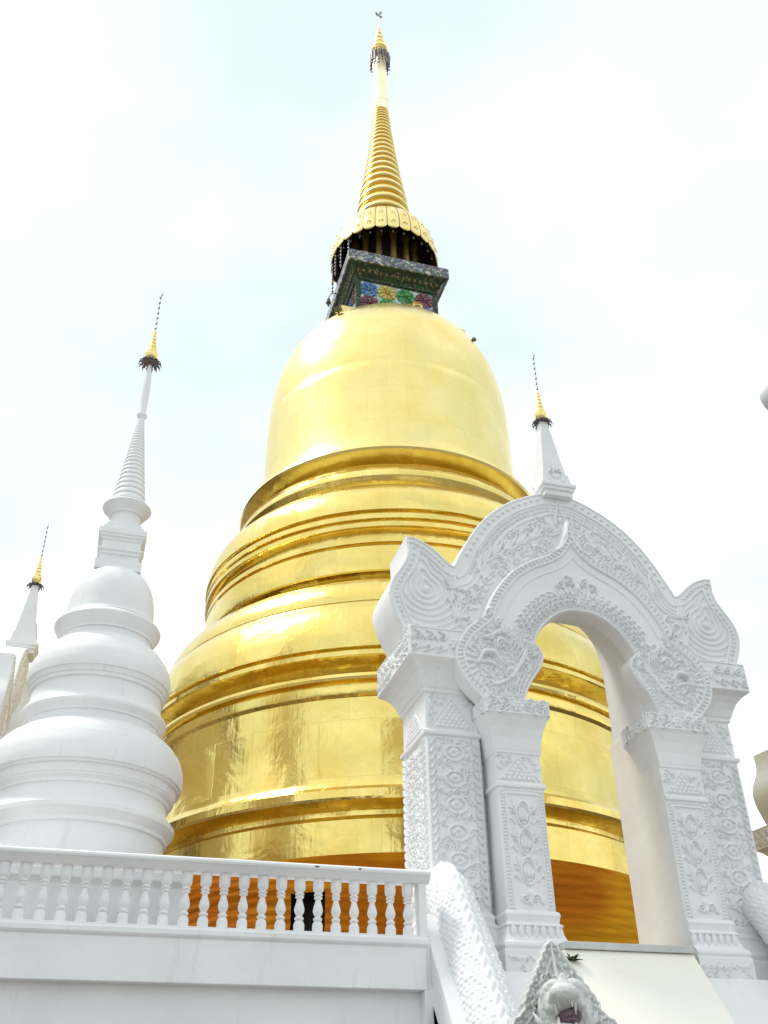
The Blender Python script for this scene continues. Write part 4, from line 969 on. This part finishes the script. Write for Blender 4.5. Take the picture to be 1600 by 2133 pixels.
# ------------------------------------------------------------------ nagas
def naga_body(parent):
    # path in local coordinates: x across, y depth, z up, origin where the body leaves the pillar
    path = cr([(0, .40, .06), (0, .14, .02), (0, -.12, -.16), (0, -.6, -.78), (0, -1.2, -1.6), (0, -1.8, -2.35), (0, -2.25, -2.62), (0, -2.55, -2.45), (0, -2.66, -2.2), (0, -2.68, -2.0)], 8)
    P = np.array(path); seg = np.hypot(*np.diff(P[:, 1:], axis=0).T); arc = np.r_[0, np.cumsum(seg)]
    ns_ = int(arc[-1] / .014); s_ = np.linspace(0, arc[-1], ns_); na = 120
    py = np.interp(s_, arc, P[:, 1]); pz = np.interp(s_, arc, P[:, 2])
    ty = np.gradient(py, s_); tz = np.gradient(pz, s_); tl = np.hypot(ty, tz); ty /= tl; tz /= tl
    ny, nz = -tz, ty                               # normal in the path plane; flipped to point up/out
    sg = np.sign(-ny); sg[:] = 1
    th = np.arange(na) * 2 * PI / na
    S_, T_ = np.meshgrid(s_, th, indexing='ij')
    r0 = .255 + .02 * np.sin(s_ * .9)
    # overlapping scales
    row = S_ / .06; ri = np.floor(row); fr_ = row - ri
    c_ = T_ * (26 / (2 * PI)) + .5 * (ri % 2) + .10 * np.sin(ri * 1.7); fc = c_ - np.floor(c_) - .5
    e = (fc / .5) ** 2
    hgt = np.clip(1 - e * .9 - (fr_ - .55) ** 2 * 2.6, 0, 1) ** .6
    jit = RNG.uniform(.55, 1.25, (int(ri.max()) + 2, 60)); hgt = hgt * jit[ri.astype(int), np.floor(c_).astype(int)]
    rr = r0[:, None] + .02 * hgt
    X = np.cos(T_) * rr; W = np.sin(T_) * rr
    Vv = np.stack([X, py[:, None] - ny[:, None] * 0 + (-tz)[:, None] * W * -1 * -1, pz[:, None] + ty[:, None] * W], -1)
    idx = np.arange(ns_ * na).reshape(ns_, na)
    a = idx[:-1]; b = np.roll(idx, -1, 1)[:-1]; c = np.roll(idx, -1, 1)[1:]; d = idx[1:]
    F_ = np.stack([a, b, c, d], -1).reshape(-1, 4)
    me = bpy.data.meshes.new('scaled_body'); me.from_pydata(Vv.reshape(-1, 3).tolist(), [], F_.tolist()); me.update()
    bm = bmesh.new(); bm.from_mesh(me); bmesh.ops.recalc_face_normals(bm, faces=bm.faces); bm.to_mesh(me); bm.free()
    o = link('scaled_body', me, CARVED, parent, 180)
    # crest along the back
    m = MB(); k = 0; n = ns_; prof = []
    nn = 13
    sel = np.arange(0, n, 2); b0 = 0
    for i in sel:
        q = (s_[i] % .16) / .16
        hh_ = .085 + .014 * math.sin(PI * q) ** .7; ww = .105
        for j in range(nn):
            t = -1 + 2 * j / (nn - 1); w_ = ww * t
            hz = .225 + hh_ * (1 - abs(t) ** 2.6) + .014 * math.cos(abs(t) * 9 - q * 2 * PI)
            ux, uy, uz = w_, -tz[i], ty[i]
            sgn = -1 if uz < 0 else 1
            m.v.append((w_, py[i] + uy * hz * UPS, pz[i] + uz * hz * UPS))
    for i in range(len(sel) - 1):
        for j in range(nn - 1):
            p = i * nn + j; m.f.append((p, p + 1, p + nn + 1, p + nn))
    m.obj('back_crest', CARVED, parent, 180, fix=True)
UPS = -1
naga = empty('naga_statue', (GC - 2.2, 11.62, 4.40)); tag(naga, 'white scaled serpent with a crested open mouthed head, descending beside the balustrade', 'statue', 'naga serpents flanking the stair')
naga_body(naga)
# head, hood and crest; local frame: -y looks down the stair
def naga_head(parent):
    H0 = Vector((.0, -2.88, -1.685)); ca, sa, hs = math.cos(R(24)), math.sin(R(24)), .70; T = lambda x, f, z: (H0.x + hs * (x * ca - f * sa), H0.y - hs * (f * ca + x * sa), H0.z + .03 + hs * z)
    m = MB()
    m.ell(T(0, -.04, .0), (.24, .26, .25)); m.ell(T(0, .12, .06), (.20, .2, .17))
    for k in range(7):
        t = k / 6; m.ell(T(0, .12 + .38 * t, .05 + .08 * t * t), (.185 - .05 * t, .10, .10 - .025 * t), 14, 8)      # upper jaw
        m.ell(T(0, .06 + .34 * t, -.20 - .06 * t), (.165 - .05 * t, .09, .065 - .015 * t), 14, 8)                  # lower jaw
    m.ell(T(0, .49, .18), (.08, .06, .075)); m.ell(T(0, .47, .26), (.045, .045, .07)); 
    for sx in (-1, 1):
        m.ell(T(sx * .06, .53, .16), (.045, .045, .045))
        for k in range(6):
            t = k / 5; m.ell(T(sx * (.05 + .17 * t), .25 - .10 * t, .215 + .05 * math.sin(t * PI) - .05 * t), (.06, .08, .06), 12, 8)   # brows
        m.ell(T(sx * .19, .06, -.10), (.07, .14, .15)); m.ell(T(sx * .15, .30, .0), (.06, .12, .05))
        m.ell(T(sx * .22, -.02, .08), (.07, .1, .09))
    m.ell(T(0, .0, -.22), (.19, .2, .16)); m.ell(T(0, -.12, -.3), (.24, .22, .3))
    h = m.obj('head', MOSSY, parent, 180)
    md = h.modifiers.new('remesh', 'REMESH'); md.mode = 'VOXEL'; md.voxel_size = .009; md.use_smooth_shade = True
    sm = h.modifiers.new('smooth', 'SMOOTH'); sm.iterations = 5; sm.factor = .5
    tx = bpy.data.textures.new('carving', 'CLOUDS'); tx.noise_scale = .03
    dm = h.modifiers.new('carving', 'DISPLACE'); dm.texture = tx; dm.strength = .014; dm.mid_level = .5
    mo = MB()
    mo.ell(T(0, .16, -.09), (.12, .2, .10)); mo.obj('mouth', MOUTH, h, 180)
    MB().ell(T(0, .28, -.16), (.07, .17, .03), 14, 8).obj('tongue', MOUTH, h, 180)
    te = MB()
    for sx in (-1, 1):
        for k in range(8):
            t = k / 7; x = sx * (.165 - .055 * t - .03 * (t > .9)); f = .12 + .42 * t; L = .10 if k == 6 else .065
            te.tube([T(x, f - .02, -.025 + .08 * t * t + .025 * t), T(x * .95, f - .005, -.045 + .08 * t * t + .025 * t - L * 1.5)], [.022, .002], 6)
            t2 = t; x2 = sx * (.145 - .05 * t2); f2 = .08 + .34 * t2
            te.tube([T(x2, f2, -.16 - .075 * t2), T(x2 * .97, f2, -.15 - .075 * t2 + .10)], [.020, .002], 6)
    for x in (-.05, 0, .05):
        te.tube([T(x, .545, .075), T(x, .55, .0)], [.016, .002], 6)
    te.obj('teeth', IVORY, h, 60)
    for sx in (-1, 1): MB().ell(T(sx * .135, .235, .13), (.04, .04, .04), 14, 10).obj('eye', MOSSY, h, 180)
    for sx in (-1, 1):                                # tusk-like barbels and side whiskers
        bb = MB(); bb.tube([T(sx * .20, .05, -.2), T(sx * .32, .08, -.16), T(sx * .40, .06, -.02)], [.05, .035, .004], 8); bb.tube([T(sx * .2, .0, -.32), T(sx * .34, .05, -.34), T(sx * .44, .04, -.22)], [.05, .035, .004], 8)
        bb.obj('whisker', MOSSY, h, 180)
    # crest and hood: a leaf shaped plate, slightly folded about its midrib
    half_c = cr([(.30, -.66), (.62, -.62), (.68, -.42), (.60, -.18), (.48, .02), (.38, .10), (.35, .20), (.27, .34), (.17, .50), (.075, .66), (0, .76)], 9)
    hc = []; sa_ = 0
    for i_, q_ in enumerate(half_c):
        if i_: sa_ += math.hypot(q_[0] - half_c[i_ - 1][0], q_[1] - half_c[i_ - 1][1])
        e_ = .017 * abs(math.sin(sa_ / .085 * PI)) * (q_[0] > .02) * (q_[1] > -.6); hc.append((q_[0] + e_ * .8, q_[1] + e_ * .6))
    half_c = hc
    r_ = Relief(-.76, .76, -.68, .80, .0085)
    pol = half_c + mir(half_c)[::-1][1:]
    ins = r_.inpoly(pol); D, S = r_.dist(pol)
    D = np.where(ins, D, 0)
    r_.H = np.maximum(ridge(D, .02, .018, .028), ridge(D, .10, .014, .02))
    r_.tube([(0, -.2), (0, .72)], [.03, .012], .05)
    rg = random.Random(5)
    def fr3(u, v):
        i = int((u - r_.u[0]) / r_.res); j = int((v - r_.v[0]) / r_.res)
        return 0 <= i < len(r_.u) and 0 <= j < len(r_.v) and D[j, i] > .10 and abs(u) > .03
    r_.scrolls(fr3, .085, .034, .013, .040, rg)
    def along(d0, step):
        acc = 0; nxt = 0
        for p, q in zip(pol[:-1], pol[1:]):
            l = math.hypot(q[0] - p[0], q[1] - p[1]) + 1e-9
            while nxt < acc + l:
                t = (nxt - acc) / l; nx, nz = -(q[1] - p[1]) / l, (q[0] - p[0]) / l
                r_.dot(p[0] + (q[0] - p[0]) * t + nx * d0, p[1] + (q[1] - p[1]) * t + nz * d0, .022, .024); nxt += step
            acc += l
    along(.06, .055)
    r_.H *= 1.5
    r_.mask = ins & (D > .004)
    m = MB().prism([pol], -.0, .10); cre = m.obj('crest', MOSSY, parent, 30, fix=True)
    cre.location = (H0.x + .03, H0.y + .10, H0.z - .08); cre.rotation_euler = (R(-14), 0, R(-4))
    rel = r_.put('crest_relief', MOSSY, cre, (0, 0, 0), EX, EZ, NY)
naga_head(naga)
naga2 = empty('naga_statue', (GC + 2.2, 11.62, 4.40))
for chd in list(naga.children): copy_tree(chd, naga2)
tag(naga2, 'white scaled serpent body emerging at the right edge beside the right carved pillar', 'statue', 'naga serpents flanking the stair')

# small weed growing behind the crest
m = MB(); rg = random.Random(2)
for k in range(16):
    a = rg.uniform(0, 2 * PI); l = rg.uniform(.07, .15); e = rg.uniform(.2, 1.1); d = Vector((math.cos(a) * math.cos(e), math.sin(a) * math.cos(e), math.sin(e))); sdv = d.cross(Vector((0, 0, 1))).normalized() * l * .22
    p0 = d * .01; p1 = d * l * .55; p2 = d * l + Vector((0, 0, -.02)); upv = sdv.cross(d).normalized() * .012
    m.add([p0, p1 - sdv, p1 + upv, p1 + sdv, p2], [(0, 2, 1), (0, 3, 2), (1, 2, 4), (2, 3, 4)])
w = m.obj('weed', LEAF); w.location = (5.46, 11.06, 3.545)
tag(w, 'small green weed sprouting on the cream stair edge beside the serpent crest', 'weed')

# slim post with a curled ornament, just touching the right edge of the view
po = empty('ornament_post', (6.50, 6.5, 0)); tag(po, 'white curled ornament on a slim post, only its tip inside the right edge', 'post')
MB().sq(-.09, .09, -.09, .09, [(.06, 0), (.06, .3), (.0, .36), (.0, 7.98), (.04, 8.02), (.04, 8.12)]).obj('post', WHITE, po, bevel=.01)
cu = MB().prism([cr([(-.16, 8.12), (-.27, 8.26), (-.31, 8.38), (-.28, 8.48), (-.19, 8.55), (-.1, 8.57)], 4) + cr([(.02, 8.52), (.14, 8.42), (.18, 8.3), (.14, 8.12)], 4)], -.1, .1).obj('curl', MOSSY, po, 30, .012, fix=True)

# made-up hall left of the view, added so the gold mirrors something dark
hall = empty('added_reflection_hall', (-30, 36, 0), R(-20)); tag(hall, 'brown roofed hall added outside the view to darken the reflections in the gold', 'reflection prop')
BRICK = simple('hall_roof_tiles', (.10, .055, .03), .7, 0, .4, 2); HALLW = simple('hall_wall', (.30, .22, .15), .8, 0, .3, 1)
MB().box(-6, 6, -13, 13, 0, 13).obj('wall', HALLW, hall)
mm = MB(); mm.add([(-8, -14, 12.2), (8, -14, 12.2), (0, -14, 25), (-8, 14, 12.2), (8, 14, 12.2), (0, 14, 25)], [(0, 1, 2), (3, 5, 4), (0, 2, 5, 3), (1, 4, 5, 2), (0, 3, 4, 1)])
mm.obj('roof', BRICK, hall)
